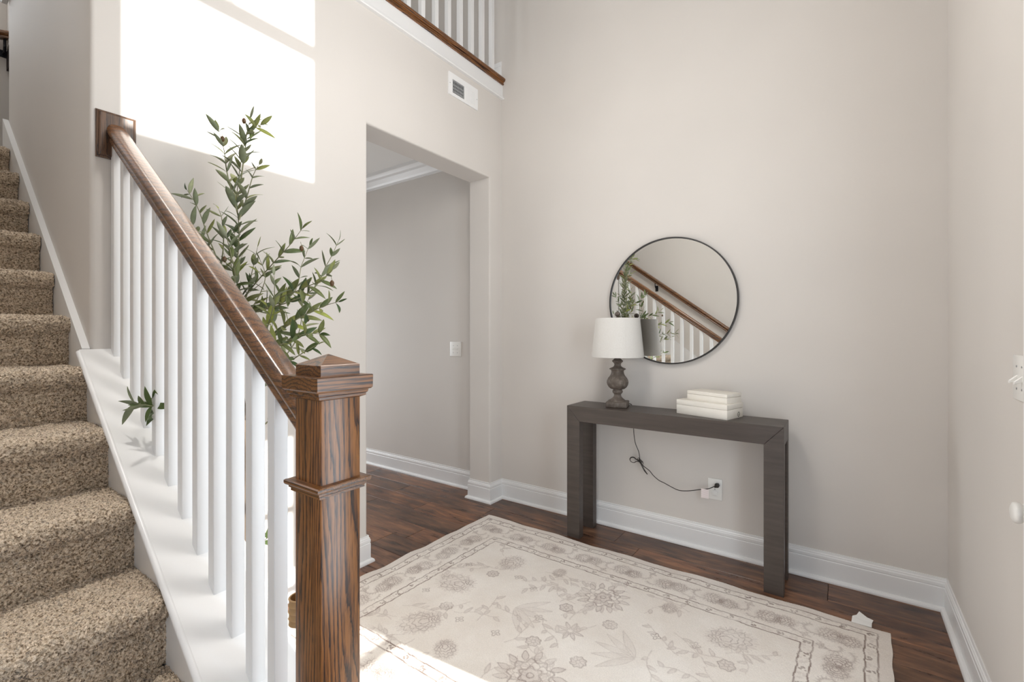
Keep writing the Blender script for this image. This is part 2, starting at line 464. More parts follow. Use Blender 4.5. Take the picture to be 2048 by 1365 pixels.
def build(name, mb, material, parent=None, smooth=False, angle=35, **kw):
    bmesh.ops.recalc_face_normals(mb.bm, faces=mb.bm.faces)
    me = bpy.data.meshes.new(name)
    if parent is not None:
        bmesh.ops.translate(mb.bm, verts=mb.bm.verts, vec=-org(parent))
    mb.bm.to_mesh(me); mb.bm.free()
    for mm in (material if isinstance(material, (list, tuple)) else [material]): me.materials.append(mm)
    if smooth:
        me.polygons.foreach_set('use_smooth', [True]*len(me.polygons))
        me.set_sharp_from_angle(angle=math.radians(angle))
    o = bpy.data.objects.new(name, me); COL.objects.link(o)
    if parent is not None: o.parent = parent
    return finish(o, **kw)

def root(name, loc, label, cat, group=None, kind=None):
    o = bpy.data.objects.new(name, None); COL.objects.link(o); o.location = loc
    o.empty_display_size = 0.1
    return finish(o, label, cat, group, kind)

def S(name, mb, m, **kw):
    return build(name, mb, m, kind='structure', **kw)

# ------------------------------------------------------------------ the shell
ROOM_X, CEIL = 2.60, 5.75
D_T = 0.20                                   # thickness of the wall with the opening
STAIR_Y, STAIR_FAR = -2.47, -3.50
DO0, DO1, DOZ = -1.275, -0.151, 2.492        # cased opening
UP_Z = 3.30                                  # upper floor

S('wall_back', MB().box((-3.4, 0, 0), (ROOM_X + 0.15, 0.12, CEIL)), M_WALL)

def bevel_edges(mb, test, r, seg=4):
    es = [e for e in mb.bm.edges if test(e.verts[0].co, e.verts[1].co)]
    bmesh.ops.bevel(mb.bm, geom=es, offset=r, segments=seg, profile=0.5, affect='EDGES')

mb = MB()
mb.prism([(STAIR_Y, 0), (DO0, 0), (DO0, DOZ), (DO1, DOZ), (DO1, 0), (0, 0), (0, 3.15), (STAIR_Y, 3.15)], 'x', -D_T, 0)
def door_edge(a, b):
    on = lambda v: abs(v.x) < 1e-5
    if not (on(a) and on(b)): return False
    vert = abs(a.y - b.y) < 1e-5
    if vert and abs(a.y - STAIR_Y) < 1e-5: return True
    if vert and (abs(a.y - DO0) < 1e-5 or abs(a.y - DO1) < 1e-5): return True
    return (not vert) and abs(a.z - DOZ) < 1e-5 and abs(b.z - DOZ) < 1e-5
bevel_edges(mb, door_edge, 0.016, 5)
S('wall_left', mb, M_WALL, smooth=True, angle=40)

S('wall_stair', MB().box((-1.56, STAIR_Y, 0), (-D_T, STAIR_Y + 0.12, 3.15)), M_WALL)
# right wall with the front door opening and the window above it
W_Y0, W_Y1, W_Z0, W_Z1 = -2.110, -1.325, 3.413, 4.85
FD_Y0, FD_Y1, FD_Z = -2.33, -1.30, 2.36
mb = MB()
for a, b in (((FD_Y1, 0), (0, CEIL)), ((STAIR_FAR, 0), (FD_Y0, CEIL)), ((FD_Y0, FD_Z), (FD_Y1, W_Z0)),
             ((FD_Y0, W_Z0), (W_Y0, W_Z1)), ((W_Y1, W_Z0), (FD_Y1, W_Z1)), ((FD_Y0, W_Z1), (FD_Y1, CEIL))):
    mb.box((ROOM_X, a[0], a[1]), (ROOM_X + 0.15, b[0], b[1]))
S('wall_right', mb, M_WALL)
S('wall_front', MB().box((-2.8, STAIR_FAR - 0.12, 0), (1.55, STAIR_FAR, CEIL)).box((2.55, STAIR_FAR - 0.12, 0), (ROOM_X + 0.15, STAIR_FAR, CEIL)).box((1.55, STAIR_FAR - 0.12, 2.35), (2.55, STAIR_FAR, CEIL)), M_WALL)
S('wall_landing', MB().box((-2.8, STAIR_FAR, 2.0), (-2.6, -3.35, CEIL)).box((-2.8, -2.55, 2.0), (-2.6, 0, CEIL)).box((-2.8, -3.35, 2.0), (-2.6, -2.55, 3.4)).box((-2.8, -3.35, 4.8), (-2.6, -2.55, CEIL)), M_WALL)
S('wall_hall', MB().box((-3.4, -1.75, 0), (-D_T, -1.63, 2.84)).box((-3.4, -1.75, 0), (-3.3, -1.55, 2.84)).box((-3.4, -0.25, 0), (-3.3, 0, 2.84)).box((-3.4, -1.55, 0), (-3.3, -0.25, 0.4)).box((-3.4, -1.55, 2.4), (-3.3, -0.25, 2.84)), M_WALL)
S('ceiling_hall', MB().box((-3.4, -1.75, 2.84), (-D_T, 0, 2.9)), M_CEIL)
S('floor_upper', MB().box((-2.6, -2.35, 3.15), (0, 0, UP_Z - 0.02)), M_SUB)
S('ceiling', MB().box((-2.8, STAIR_FAR - 0.12, CEIL), (ROOM_X + 0.15, 0.12, CEIL + 0.1)), M_CEIL)
S('wall_upper_hall', MB().box((-2.6, -2.35, UP_Z), (-2.5, 0, CEIL)), M_WALL)

# front door and window in the right wall, letting the sun in
dr = bpy.data.objects.new('door_1', None); COL.objects.link(dr); dr.location = (ROOM_X, -1.8, 0); dr['kind'] = 'structure'
mb = MB()
GY0, GY1 = -2.13, -1.444
mb.box((2.63, FD_Y0 + 0.03, 0.01), (2.675, GY0, FD_Z - 0.02)).box((2.63, GY1, 0.01), (2.675, FD_Y1 - 0.03, FD_Z - 0.02))
mb.box((2.63, GY0, 0.01), (2.675, GY1, 0.25)).box((2.63, GY0, 2.18), (2.675, GY1, FD_Z - 0.02))
build('door_slab', mb, M_TRIM, dr)
for z in (0.64, 1.025, 1.41, 1.80): build('muntin', MB().box((2.645, GY0, z), (2.66, GY1, z + 0.032)), M_TRIM, dr)
build('pane', MB().box((2.65, GY0, 0.25), (2.655, GY1, 2.18)), M_GLASS, dr)
mb = MB().box((2.58, FD_Y1 - 0.03, 0), (2.64, FD_Y1 + 0.0, FD_Z)).box((2.58, FD_Y0, 0), (2.64, FD_Y0 + 0.03, FD_Z)).box((2.58, FD_Y0, FD_Z - 0.03), (2.64, FD_Y1, FD_Z))
mb.box((2.58, FD_Y1, 0), (2.60, FD_Y1 + 0.09, FD_Z + 0.09)).box((2.58, FD_Y0 - 0.09, 0), (2.60, FD_Y0, FD_Z + 0.09)).box((2.58, FD_Y0, FD_Z), (2.60, FD_Y1, FD_Z + 0.09))
build('door_casing', mb, M_TRIM, dr)
wd = bpy.data.objects.new('window_1', None); COL.objects.link(wd); wd.location = (ROOM_X, -1.72, W_Z0); wd['kind'] = 'structure'
ZM0, ZM1 = 2.702 + 2.6*TAN_E, 2.769 + 2.6*TAN_E
build('meeting_rail', MB().box((2.60, W_Y0, ZM0), (2.63, W_Y1, ZM1)), M_TRIM, wd)
build('muntin', MB().box((2.605, -1.735, ZM1), (2.62, -1.720, W_Z1)), M_TRIM, wd)
build('pane', MB().box((2.612, W_Y0, W_Z0), (2.616, W_Y1, W_Z1)), M_GLASS, wd)
mb = MB()
for a, b in (((W_Y1, W_Z0 - 0.09), (W_Y1 + 0.09, W_Z1 + 0.09)), ((W_Y0 - 0.09, W_Z0 - 0.09), (W_Y0, W_Z1 + 0.09)), ((W_Y0, W_Z1), (W_Y1, W_Z1 + 0.09)), ((W_Y0, W_Z0 - 0.09), (W_Y1, W_Z0))):
    mb.box((2.58, a[0], a[1]), (2.60, b[0], b[1]))
build('window_casing', mb, M_TRIM, wd)

for wname, xw, sg, ya, yb, za, zb in (('added_hall_window', -3.30, 1, -1.55, -0.25, 0.40, 2.40), ('window_3', -2.60, 1, -3.35, -2.55, 3.40, 4.80)):  # the hall one is an unseen addition framing the added hall light
    we = bpy.data.objects.new(wname, None); COL.objects.link(we); we.location = (xw, (ya + yb)/2, za); we['kind'] = 'structure'
    build('pane', MB().box((xw - 0.062, ya, za), (xw - 0.058, yb, zb)), M_GLASS, we)
    zm = (za + zb)/2
    build('meeting_rail', MB().box((xw - 0.075, ya, zm - 0.02), (xw - 0.045, yb, zm + 0.02)), M_TRIM, we)
    mb = MB()
    for p, q in (((ya - 0.07, za - 0.07), (ya, zb + 0.07)), ((yb, za - 0.07), (yb + 0.07, zb + 0.07)), ((ya, zb), (yb, zb + 0.07)), ((ya, za - 0.07), (yb, za))):
        mb.box((xw, p[0], p[1]), (xw + 0.016, q[0], q[1]))
    build('window_casing', mb, M_TRIM, we)
# floor: every plank its own piece
fl = S('floor', MB().box((-3.4, STAIR_FAR, -0.06), (ROOM_X + 0.15, 0.12, -0.014)), M_SUB)
plank_mesh = {}
def plank(x0, x1, y0, y1):
    L, Wd = x1 - x0 - 0.0016, y1 - y0 - 0.0016
    key = (round(L, 2), round(Wd, 3))
    if key not in plank_mesh:
        m = MB().box((-L/2, -Wd/2, -0.014), (L/2, Wd/2, 0), 0.0016, 1)
        me = bpy.data.meshes.new('plank'); m.bm.to_mesh(me); m.bm.free(); me.materials.append(M_FLOOR)
        plank_mesh[key] = me
    o = bpy.data.objects.new('plank', plank_mesh[key]); COL.objects.link(o); o.parent = fl
    o.location = ((x0 + x1)/2, (y0 + y1)/2, 0)
PW = 0.18
edges = [0.0, -0.04] + [-0.04 - PW*k for k in range(1, 20)]
prand = random.Random(5)
for a, b in zip(edges, edges[1:]):
    if b < STAIR_FAR: b = STAIR_FAR
    if a <= b: break
    lo = -3.3 if a > -1.7 else 0.0
    if a < -2.45: lo = 1.3
    x = lo - prand.choice((0.1, 0.3, 0.5, 0.7, 0.9)) if lo < 1 else lo
    first = True
    while x < ROOM_X - 0.001:
        x1 = min(ROOM_X, x + prand.choice((0.9, 1.1, 1.22, 1.22, 1.4)))
        if first and lo >= 0: x = lo
        if ROOM_X - x1 < 0.25: x1 = ROOM_X
        plank(max(x, lo), x1, b, a); x = x1; first = False

# baseboards
BASE = [(0, 0), (0.030, 0), (0.0295, 0.008), (0.026, 0.015), (0.019, 0.0195), (0.013, 0.020), (0.013, 0.105), (0.0105, 0.109), (0.0125, 0.113),
        (0.0125, 0.126), (0.0095, 0.132), (0.0095, 0.136), (0.006, 0.140), (0.005, 0.151), (0, 0.151)]
def base(name, path, ms=None, me_=None):
    S(name, MB().sweep([p for p in BASE], path, ms, me_), M_TRIM)
V2 = lambda x, y: Vector((x, y))
# walking so that the room is on the left hand
base('baseboard_back', [(ROOM_X, 0), (0, 0)], V2(-1, 0), V2(1, 0))
base('baseboard_right', [(ROOM_X, FD_Y1 + 0.09), (ROOM_X, 0)], None, V2(0, -1))
base('baseboard_left', [(0, 0), (0, DO1), (-D_T, DO1), (-D_T, 0)], V2(0, -1), V2(0, -1))
base('baseboard_hall', [(-D_T, 0), (-3.3, 0)], V2(-1, 0), None)
base('baseboard_opening', [(-D_T, -1.5), (-D_T, DO0), (0, DO0), (0, -2.315)][::-1] if False else [(-D_T, -1.63), (-D_T, DO0), (0, DO0), (0, -2.315)])
# crown moulding of the hall
CROWN = [(0, 2.712), (0.012, 2.712), (0.014, 2.728), (0.028, 2.742), (0.052, 2.774), (0.060, 2.792), (0.080, 2.806), (0.092, 2.812), (0.092, 2.84), (0, 2.84)]
S('trim_1', MB().sweep(CROWN, [(-D_T, 0), (-3.3, 0)]), M_TRIM)
# fascia under the upper floor
FASC = [(0, 3.144), (0.022, 3.144), (0.025, 3.150), (0.024, 3.158), (0.016, 3.164), (0.015, 3.172), (0.010, 3.176), (0.010, 3.258), (0, 3.258)]
S('trim_2', MB().sweep(FASC, [(0, 0), (0, STAIR_Y), (-1.62, STAIR_Y)]), M_TRIM)
# nosing of stained wood along the upper floor edge
NOSE = [(-0.08, 3.258), (0.020, 3.258), (0.022, 3.266), (0.018, 3.274), (0.020, 3.279), (0.030, 3.281), (0.036, 3.290), (0.036, 3.302), (0.030, 3.310), (-0.08, 3.310)]
S('trim_3', MB().sweep(NOSE, [(0, 0), (0, STAIR_Y + 0.02)]), M_OAK_Y, smooth=True)
S('baseboard_upper', MB().sweep([(o, z + 3.30) for o, z in BASE], [(0.0, 0), (-2.5, 0)]), M_TRIM)

# ------------------------------------------------------------------ staircase
RUN, RISE, X0, Z0 = 0.24, 0.182, 0.815, 0.636
st = root('staircase', (0.5, -3.0, 0), 'carpeted staircase rising to the left behind the white balusters', 'staircase')
def carpet_profile(k):
    zt = Z0 + RISE*k; zb = zt - RISE if k > -2 else 0.0
    if k == -1: zb = 0.228
    if k == -2: zt = 0.228; zb = 0.0
    xn = X0 - RUN*k; xr = xn - 0.028; R = 0.033
    pts = [(xr, zb - 0.004), (xr, zt - 2*R - 0.012)]
    for i in range(13):
        a = -math.pi/2 + math.pi*i/12
        pts.append((xn - R + 0.006 + (R - 0.006)*math.cos(a), zt - R - 0.001 + R*math.sin(a)))
    depth = RUN if k < 9 else 1.2
    pts.append((xn - R - 0.05, zt - 0.001)); pts.append((xr - depth - 0.004, zt - 0.003))
    return pts
def resample(pts, step):
    P = np.array(pts); d = np.r_[0, np.cumsum(np.linalg.norm(np.diff(P, axis=0), axis=1))]
    n = max(2, int(d[-1]/step)); t = np.linspace(0, d[-1], n + 1)
    return np.c_[np.interp(t, d, P[:, 0]), np.interp(t, d, P[:, 1])]
def grid_mesh(name, V, nu, nv, smooth=True):
    idx = np.arange(nu*nv).reshape(nu, nv)
    F = np.stack([idx[:-1, :-1], idx[1:, :-1], idx[1:, 1:], idx[:-1, 1:]], -1).reshape(-1, 4)
    me = bpy.data.meshes.new(name)
    me.vertices.add(len(V)); me.vertices.foreach_set('co', V.astype(np.float32).ravel())
    me.loops.add(F.size); me.loops.foreach_set('vertex_index', F.ravel().astype(np.int32))
    me.polygons.add(len(F)); me.polygons.foreach_set('loop_start', np.arange(0, F.size, 4, dtype=np.int32))
    me.polygons.foreach_set('loop_total', np.full(len(F), 4, np.int32))
    me.polygons.foreach_set('use_smooth', np.full(len(F), smooth))
    me.update(); me.validate()
    return me
for k in range(-2, 10):
    step = 0.0045 if k >= -1 else 0.02
    P = resample(carpet_profile(k), step if k < 9 else 0.012)
    T = np.gradient(P, axis=0); T /= np.linalg.norm(T, axis=1)[:, None]
    Nn = np.c_[T[:, 1], -T[:, 0]]
    ys = np.arange(STAIR_FAR + 0.006, -2.4905, step if k < 5 else 0.008); nu, nv = len(P), len(ys)
    amp = 0.0030
    disp = rng.normal(0, amp, (nu, nv)).clip(-0.006, 0.006)
    low = rng.normal(0, 1, (nu//12 + 3, nv//12 + 3))
    ui = np.linspace(0, low.shape[0] - 1.01, nu); vi = np.linspace(0, low.shape[1] - 1.01, nv)
    u0, v0 = ui.astype(int), vi.astype(int); fu, fv = (ui - u0)[:, None], (vi - v0)[None]
    lw = low[u0][:, v0]*(1-fu)*(1-fv) + low[u0+1][:, v0]*fu*(1-fv) + low[u0][:, v0+1]*(1-fu)*fv + low[u0+1][:, v0+1]*fu*fv
    disp += 0.0014*lw
    edge = np.clip((ys + 2.515)/0.02, 0, 1)**2      # the carpet rolls down at the skirt board
    X = P[:, 0][:, None] + Nn[:, 0][:, None]*(disp - 0.004*edge[None])
    Z = P[:, 1][:, None] + Nn[:, 1][:, None]*(disp - 0.004*edge[None])
    Y = np.broadcast_to(ys[None], (nu, nv)) + rng.normal(0, 0.001, (nu, nv))
    V = np.stack([X, Y, Z], -1).reshape(-1, 3) - np.array(st.location)
    me = grid_mesh('carpet_step', V, nu, nv); me.materials.append(M_CARPET)
    o = bpy.data.objects.new('carpet_step', me); COL.objects.link(o); o.parent = st
# timber carcass under the carpet
pts = []
for k in range(-2, 10):
    pr = carpet_profile(k); pts += [(pr[0][0] - 0.012, max(0.0, pr[0][1] - 0.008)), (pr[0][0] - 0.012, pr[-1][1] - 0.010)]
pts += [(-2.59, pts[-1][1]), (-2.59, 0.0)]
build('carcass', MB().prism(pts, 'y', STAIR_FAR + 0.003, -2.50), M_SUB, st)

# sloping knee wall, its cap and skirt boards
CS = 0.730; capz = lambda x: 1.242 - CS*x
NX0, NX1, RY = 1.305, 1.394, -2.397
S('wall_knee', MB().prism([(0, 0), (NX0, 0), (NX0, capz(NX0) - 0.02), (0, capz(0) - 0.02)], 'y', -2.478, -2.315), M_TRIM)
S('trim_4', MB().prism([(0.001, 0.3), (0.6, 0.05), (NX0, 0.0), (NX0, capz(NX0) - 0.02), (0.001, capz(0) - 0.02)], 'y', -2.492, -2.478), M_TRIM)
mb = MB()
mb.prism([(0, capz(0)), (NX0, capz(NX0)), (NX0, capz(NX0) - 0.021), (0, capz(0) - 0.021)], 'y', -2.499, -2.295)
for yy in (-2.499, -2.295):
    n = 10; path = [(0.0 + NX0*i/n, yy, capz(NX0*i/n) - 0.0105) for i in range(n + 1)]
    mb.tube(path, 0.0098, 10)
S('trim_5', mb, M_TRIM, smooth=True, angle=50)
KS = 0.785
mb = MB().prism([(-1.58, 1.246 + KS*1.58), (-0.0, 1.246), (-0.0, 0.9), (-0.3, 1.2), (-1.58, 2.15)], 'y', -2.492, STAIR_Y)
S('trim_6', mb, M_TRIM)
mb = MB().prism([(-1.4, 2.5), (1.55, 0.30), (1.55, 0.0), (1.2, 0.0), (-1.4, 2.0)], 'y', STAIR_FAR, STAIR_FAR + 0.018)
S('trim_7', mb, M_TRIM)

# stair railing: newel, rail, rosette, balusters
rl = root('stair_railing', (1.35, RY, 0), 'stair railing of white balusters under a stained oak handrail and newel post', 'railing')
mb = MB().box((NX0, RY - 0.0445, 0), (NX1, RY + 0.0445, 1.185), 0.0025, 2)
nw = build('newel_post', mb, M_OAK_Z, rl, smooth=True)
def sq(cx, cy, prof):
    m = MB(); rings = []
    for h, z in prof: rings.append([m.bm.verts.new((cx + sx*h, cy + sy*h, z)) for sx, sy in ((-1,-1),(1,-1),(1,1),(-1,1))])
    for a, b in zip(rings, rings[1:]):
        for i in range(4): m.bm.faces.new((a[i], a[(i+1) % 4], b[(i+1) % 4], b[i]))
    m.bm.faces.new(rings[0][::-1]); m.bm.faces.new(rings[-1]); return m
ncx = (NX0 + NX1)/2; h0 = 0.0445
cp = build('newel_cap', sq(ncx, RY, [(h0, 1.170), (h0+0.008, 1.1735), (h0+0.008, 1.178), (h0+0.0105, 1.180), (h0+0.0115, 1.186), (h0+0.015, 1.187), (h0+0.0175, 1.190), (h0+0.018, 1.2145), (h0+0.017, 1.216), (h0-0.002, 1.2165)]), M_OAK_Y, nw)
build('cap_pyramid', sq(ncx, RY, [(h0-0.001, 1.215), (h0-0.001, 1.2370), (h0-0.002, 1.2378), (0.001, 1.2575)]), M_OAK_Y, nw)
build('newel_collar', sq(ncx, RY, [(h0, 0.984), (h0+0.006, 0.985), (h0+0.006, 0.990), (h0+0.009, 0.992), (h0+0.009, 0.996), (h0+0.014, 0.998), (h0+0.0155, 1.001), (h0+0.0155, 1.006), (h0+0.013, 1.008), (h0, 1.0085)]), M_OAK_X, nw)
# handrail profile (y offset, perpendicular height)
HR = 0.7203; cosr = 1/math.sqrt(1 + HR*HR)
RP = [(-0.022, 0), (0.022, 0), (0.0235, 0.004), (0.0225, 0.011), (0.0195, 0.0155), (0.0195, 0.018), (0.025, 0.0215), (0.0295, 0.028), (0.0305, 0.036), (0.029, 0.044), (0.024, 0.0515), (0.015, 0.056), (0.0, 0.0577)]
RP = RP + [(-a, b) for a, b in RP[::-1][1:-2]] + [(-0.0235, 0.004)]
def rail(mb, xa, xb, yc, zbot0, slope=HR):
    c = 1/math.sqrt(1 + slope*slope); rings = []
    for x in (xa, xb):
        rings.append([mb.bm.verts.new((x, yc + a, zbot0 - slope*x + b/c)) for a, b in RP])
    k = len(RP)
    for j in range(k): mb.bm.faces.new((rings[0][j], rings[1][j], rings[1][(j+1) % k], rings[0][(j+1) % k]))
    mb.bm.faces.new(rings[0][::-1]); mb.bm.faces.new(rings[1]); return mb
M_RAIL = oak('stained_oak_handrail', (0.070, 0.027, 0.010), (0.125, 0.048, 0.014), (0.20, 0.082, 0.022), 'X', rough=0.30, ring=24.0, center=(0, 0.06, 0.05), slope=-math.atan(HR), coat=0.8)
build('handrail', rail(MB(), 0.016, NX0, RY, 2.010), M_RAIL, rl, smooth=True, angle=30)
ry0, ry1, rz0, rz1 = -2.456, -2.338, 1.940, 2.113
mb = MB(); rings = []
for ins, x in ((0, 0.0005), (0, 0.006), (0.003, 0.009), (0.006, 0.010), (0.009, 0.0165), (0.012, 0.018), (0.05, 0.018)):
    rings.append([mb.bm.verts.new((x, y, z)) for y, z in ((ry0+ins, rz0+ins), (ry1-ins, rz0+ins), (ry1-ins, rz1-ins), (ry0+ins, rz1-ins))])
for a, b in zip(rings, rings[1:]):
    for i in range(4): mb.bm.faces.new((a[i], a[(i+1) % 4], b[(i+1) % 4], b[i]))
mb.bm.faces.new(rings[0][::-1]); mb.bm.faces.new(rings[-1])
build('rosette', mb, M_OAK_DK, rl)
BW = 0.0315; bsp = 0.1028
for i in range(12):
    x1 = 0.0385 + bsp*i; x0 = x1 - BW
    mb = MB()
    zb0, zb1 = capz(x0) - 0.001, capz(x1) - 0.001
    zt0, zt1 = 2.010 - HR*x0 + 0.004, 2.010 - HR*x1 + 0.004
    mb.prism([(x0, zb0), (x1, zb1), (x1, zt1), (x0, zt0)], 'y', RY - BW/2, RY + BW/2, 0.0014, 1)
    build('baluster', mb, M_TRIM, rl)

# baby gate sleeve clipped to the newel
mb = MB(); prof = []
R0 = 0.0215; zz = 0.0
for i in range(4):
    prof += [(R0, zz), (R0 - 0.0007, zz + 0.004), (R0 - 0.0007, zz + 0.010), (R0 + 0.0006, zz + 0.0125)]; zz += 0.0135
prof += [(R0, zz), (R0 - 0.0035, zz), (R0 - 0.0035, 0.0)]
cx_, cy_, cz_ = 1.274, -2.414, 0.694
seg = 28; ring = []
for r, z in prof: ring.append([mb.bm.verts.new((cx_ + r*math.cos(a), cy_ + r*math.sin(a), cz_ + z)) for a in [math.radians(60 + 300*j/seg) for j in range(seg + 1)]])
ring.append(ring[0])
for a, b in zip(ring, ring[1:]):
    for j in range(seg): mb.bm.faces.new((a[j], a[j+1], b[j+1], b[j]))
for j in (0, seg): mb.bm.faces.new([r[j] for r in ring[:-1]])
build('gate_sleeve', mb, M_TAN, smooth=True, label='tan ribbed rubber sleeve clipped to the side of the newel post', cat='bumper')

# handrail on the far stair wall, seen in the mirror
wr = root('wall_handrail', (0.3, STAIR_FAR + 0.06, 1.8), 'dark oak handrail on the far stair wall, seen in the round mirror', 'handrail')
build('rail', rail(MB(), -1.25, 1.35, STAIR_FAR + 0.075, 2.06, 0.735), M_RAIL, wr, smooth=True, angle=30)
for x in (-0.9, 0.1, 1.05):
    z = 2.06 - 0.735*x
    mb = MB().tube([(x, STAIR_FAR + 0.004, z - 0.07), (x, STAIR_FAR + 0.05, z - 0.068), (x, STAIR_FAR + 0.075, z - 0.045), (x, STAIR_FAR + 0.075, z + 0.004)], 0.006, 8)
    mb.box((x - 0.02, STAIR_FAR, z - 0.11), (x + 0.02, STAIR_FAR + 0.005, z - 0.03), 0.002, 1)
    build('bracket', mb, M_IRON, wr)
# short rail at the landing
lr = root('landing_handrail', (-2.55, -2.4, 3.3), 'short dark handrail with iron bracket at the top of the stairs', 'handrail')
mb = MB(); rings = []
for y in (-2.9, -1.9):
    rings.append([mb.bm.verts.new((-2.54 + a, y, 3.345 + 0.30*(y + 2.36) + b)) for a, b in RP])
for j in range(len(RP)): mb.bm.faces.new((rings[0][j], rings[1][j], rings[1][(j+1) % len(RP)], rings[0][(j+1) % len(RP)]))
mb.bm.faces.new(rings[0][::-1]); mb.bm.faces.new(rings[1])
build('rail', mb, M_OAK_Y, lr, smooth=True)
mb = MB().tube([(-2.598, -2.365, 3.26), (-2.555, -2.365, 3.262), (-2.54, -2.365, 3.29), (-2.54, -2.365, 3.348)], 0.008, 8).box((-2.6, -2.385, 3.235), (-2.594, -2.345, 3.285), 0.002, 1)
build('bracket', mb, M_IRON, lr)

# upper balustrade
ur = root('upper_railing', (0, -0.6, 3.31), 'white baluster railing along the upper floor edge above the vent', 'railing')
y = -0.139; 
while y > -2.4:
    build('baluster', MB().box((-0.0225, y, 3.309), (0.010, y + 0.0325, 4.225), 0.0014, 1), M_TRIM, ur); y -= 0.1214
mb = MB(); rings = []
for yy in (0.0, -2.42): rings.append([mb.bm.verts.new((-0.006 + a, yy, 4.22 + b)) for a, b in RP])
for j in range(len(RP)): mb.bm.faces.new((rings[0][j], rings[1][j], rings[1][(j+1) % len(RP)], rings[0][(j+1) % len(RP)]))
mb.bm.faces.new(rings[0][::-1]); mb.bm.faces.new(rings[1])
build('handrail', mb, M_OAK_Y, ur, smooth=True)

# ------------------------------------------------------------------ console table
TX0, TX1, TY0, TY1, TZ = 0.760, 1.965, -0.319, -0.069, 0.837
tb = root('console_table', ((TX0+TX1)/2, (TY0+TY1)/2, 0), 'charcoal brown parsons console table under the round mirror', 'table')
LW, LD, AP = 0.088, 0.054, 0.096
build('top', MB().prism([(TX0, TZ), (TX1, TZ), (TX1 - LW, TZ - AP), (TX0 + LW, TZ - AP)], 'y', TY0, TY1, 0.0012, 1), M_TABLE, tb)
for ya, yb in ((TY0, TY0 + LD), (TY1 - LD, TY1)):
    build('leg', MB().prism([(TX0, 0), (TX0 + LW, 0), (TX0 + LW, TZ - AP - 0.0012), (TX0, TZ - 0.0012)], 'y', ya, yb, 0.0012, 1), M_TABLE, tb)
    build('leg', MB().prism([(TX1 - LW, 0), (TX1, 0), (TX1, TZ - 0.0012), (TX1 - LW, TZ - AP - 0.0012)], 'y', ya, yb, 0.0012, 1), M_TABLE, tb)
for x0, x1 in ((TX0, TX0 + LW), (TX1 - LW, TX1)):      # end rail between the legs
    xx = (x0, x0 + 0.03) if x0 == TX0 else (x1 - 0.03, x1)
    tri = [(TX0, TZ - 0.0012), (TX0, TZ - AP), (TX0 + LW, TZ - AP)] if x0 == TX0 else [(TX1, TZ - 0.0012), (TX1 - LW, TZ - AP), (TX1, TZ - AP)]
    build('end_rail', MB().prism(tri, 'y', TY0 + LD, TY1 - LD), M_TABLE, tb)

# ------------------------------------------------------------------ lamp
LX, LY = 1.047, -0.185
lp = root('table_lamp', (LX, LY, TZ), 'table lamp with weathered grey baluster base and white drum shade', 'lamp')
a14 = math.radians(14)
mb = MB().box((LX - 0.064, LY - 0.064, TZ), (LX + 0.064, LY + 0.064, TZ + 0.036), 0.005, 3, a14, (LX, LY, 0))
build('base', mb, M_LAMP, lp, smooth=True)
k = 0.000483
LPROF = [(0.052, 0.034), (0.050, 0.040), (0.044, 0.046), (0.031, 0.056), (0.0235, 0.066), (0.0215, 0.076), (0.0225, 0.082), (0.0285, 0.086), (0.0315, 0.092), (0.0325, 0.098),
         (0.0305, 0.103), (0.027, 0.105), (0.0285, 0.110), (0.043, 0.114), (0.0555, 0.124), (0.0635, 0.138), (0.0672, 0.152), (0.0660, 0.164), (0.0590, 0.180), (0.0480, 0.194), (0.0410, 0.206),
         (0.0385, 0.218), (0.0390, 0.228), (0.0430, 0.2325), (0.0505, 0.236), (0.0508, 0.240), (0.042, 0.244), (0.028, 0.250), (0.0215, 0.258), (0.0200, 0.266), (0.0225, 0.274), (0.0290, 0.280), (0.0335, 0.285), (0.0335, 0.289), (0.0300, 0.293), (0.0255, 0.295), (0.0240, 0.300), (0.0205, 0.302), (0.0175, 0.304), (0.0165, 0.330)]
build('body', MB().lathe(LPROF, (LX, LY, TZ), 48), M_LAMP, lp, smooth=True, angle=55)
SZ0, SZ1, SR0, SR1 = 1.150, 1.393, 0.160, 0.137
mb = MB(); rings = []
seg = 64
for r, z in ((SR0, SZ0), (SR0 + 0.0012, SZ0 + 0.006), (SR1 + 0.0012, SZ1 - 0.006), (SR1, SZ1), (SR1 - 0.003, SZ1), (SR0 - 0.003, SZ0)):
    rings.append([mb.bm.verts.new((LX + r*math.cos(2*math.pi*i/seg), LY + r*math.sin(2*math.pi*i/seg), z)) for i in range(seg)])
rings.append(rings[0])
for a, b in zip(rings, rings[1:]):
    for i in range(seg): mb.bm.faces.new((a[i], a[(i+1) % seg], b[(i+1) % seg], b[i]))
sh = build('lamp_shade', mb, M_SHADE, lp, smooth=True, angle=40)
sa = math.atan2(CAM.y - LY, CAM.x - LX) + 0.32
mb = MB().tube([(LX + (SR0 + 0.0014)*math.cos(sa), LY + (SR0 + 0.0014)*math.sin(sa), SZ0 + 0.004), (LX + (SR1 + 0.0014)*math.cos(sa), LY + (SR1 + 0.0014)*math.sin(sa), SZ1 - 0.004)], 0.0009, 6)
build('seam', mb, M_SHADE, sh)
mb = MB()
for i in range(3):
    a = i*2*math.pi/3 + 0.4
    mb.tube([(LX, LY, SZ1 - 0.012), (LX + (SR1 - 0.002)*math.cos(a), LY + (SR1 - 0.002)*math.sin(a), SZ1 - 0.004)], 0.0016, 6)
mb.lathe([(0.012, 0), (0.012, 0.003)], (LX, LY, SZ1 - 0.014), 16)
build('spider', mb, M_BLACK, sh)
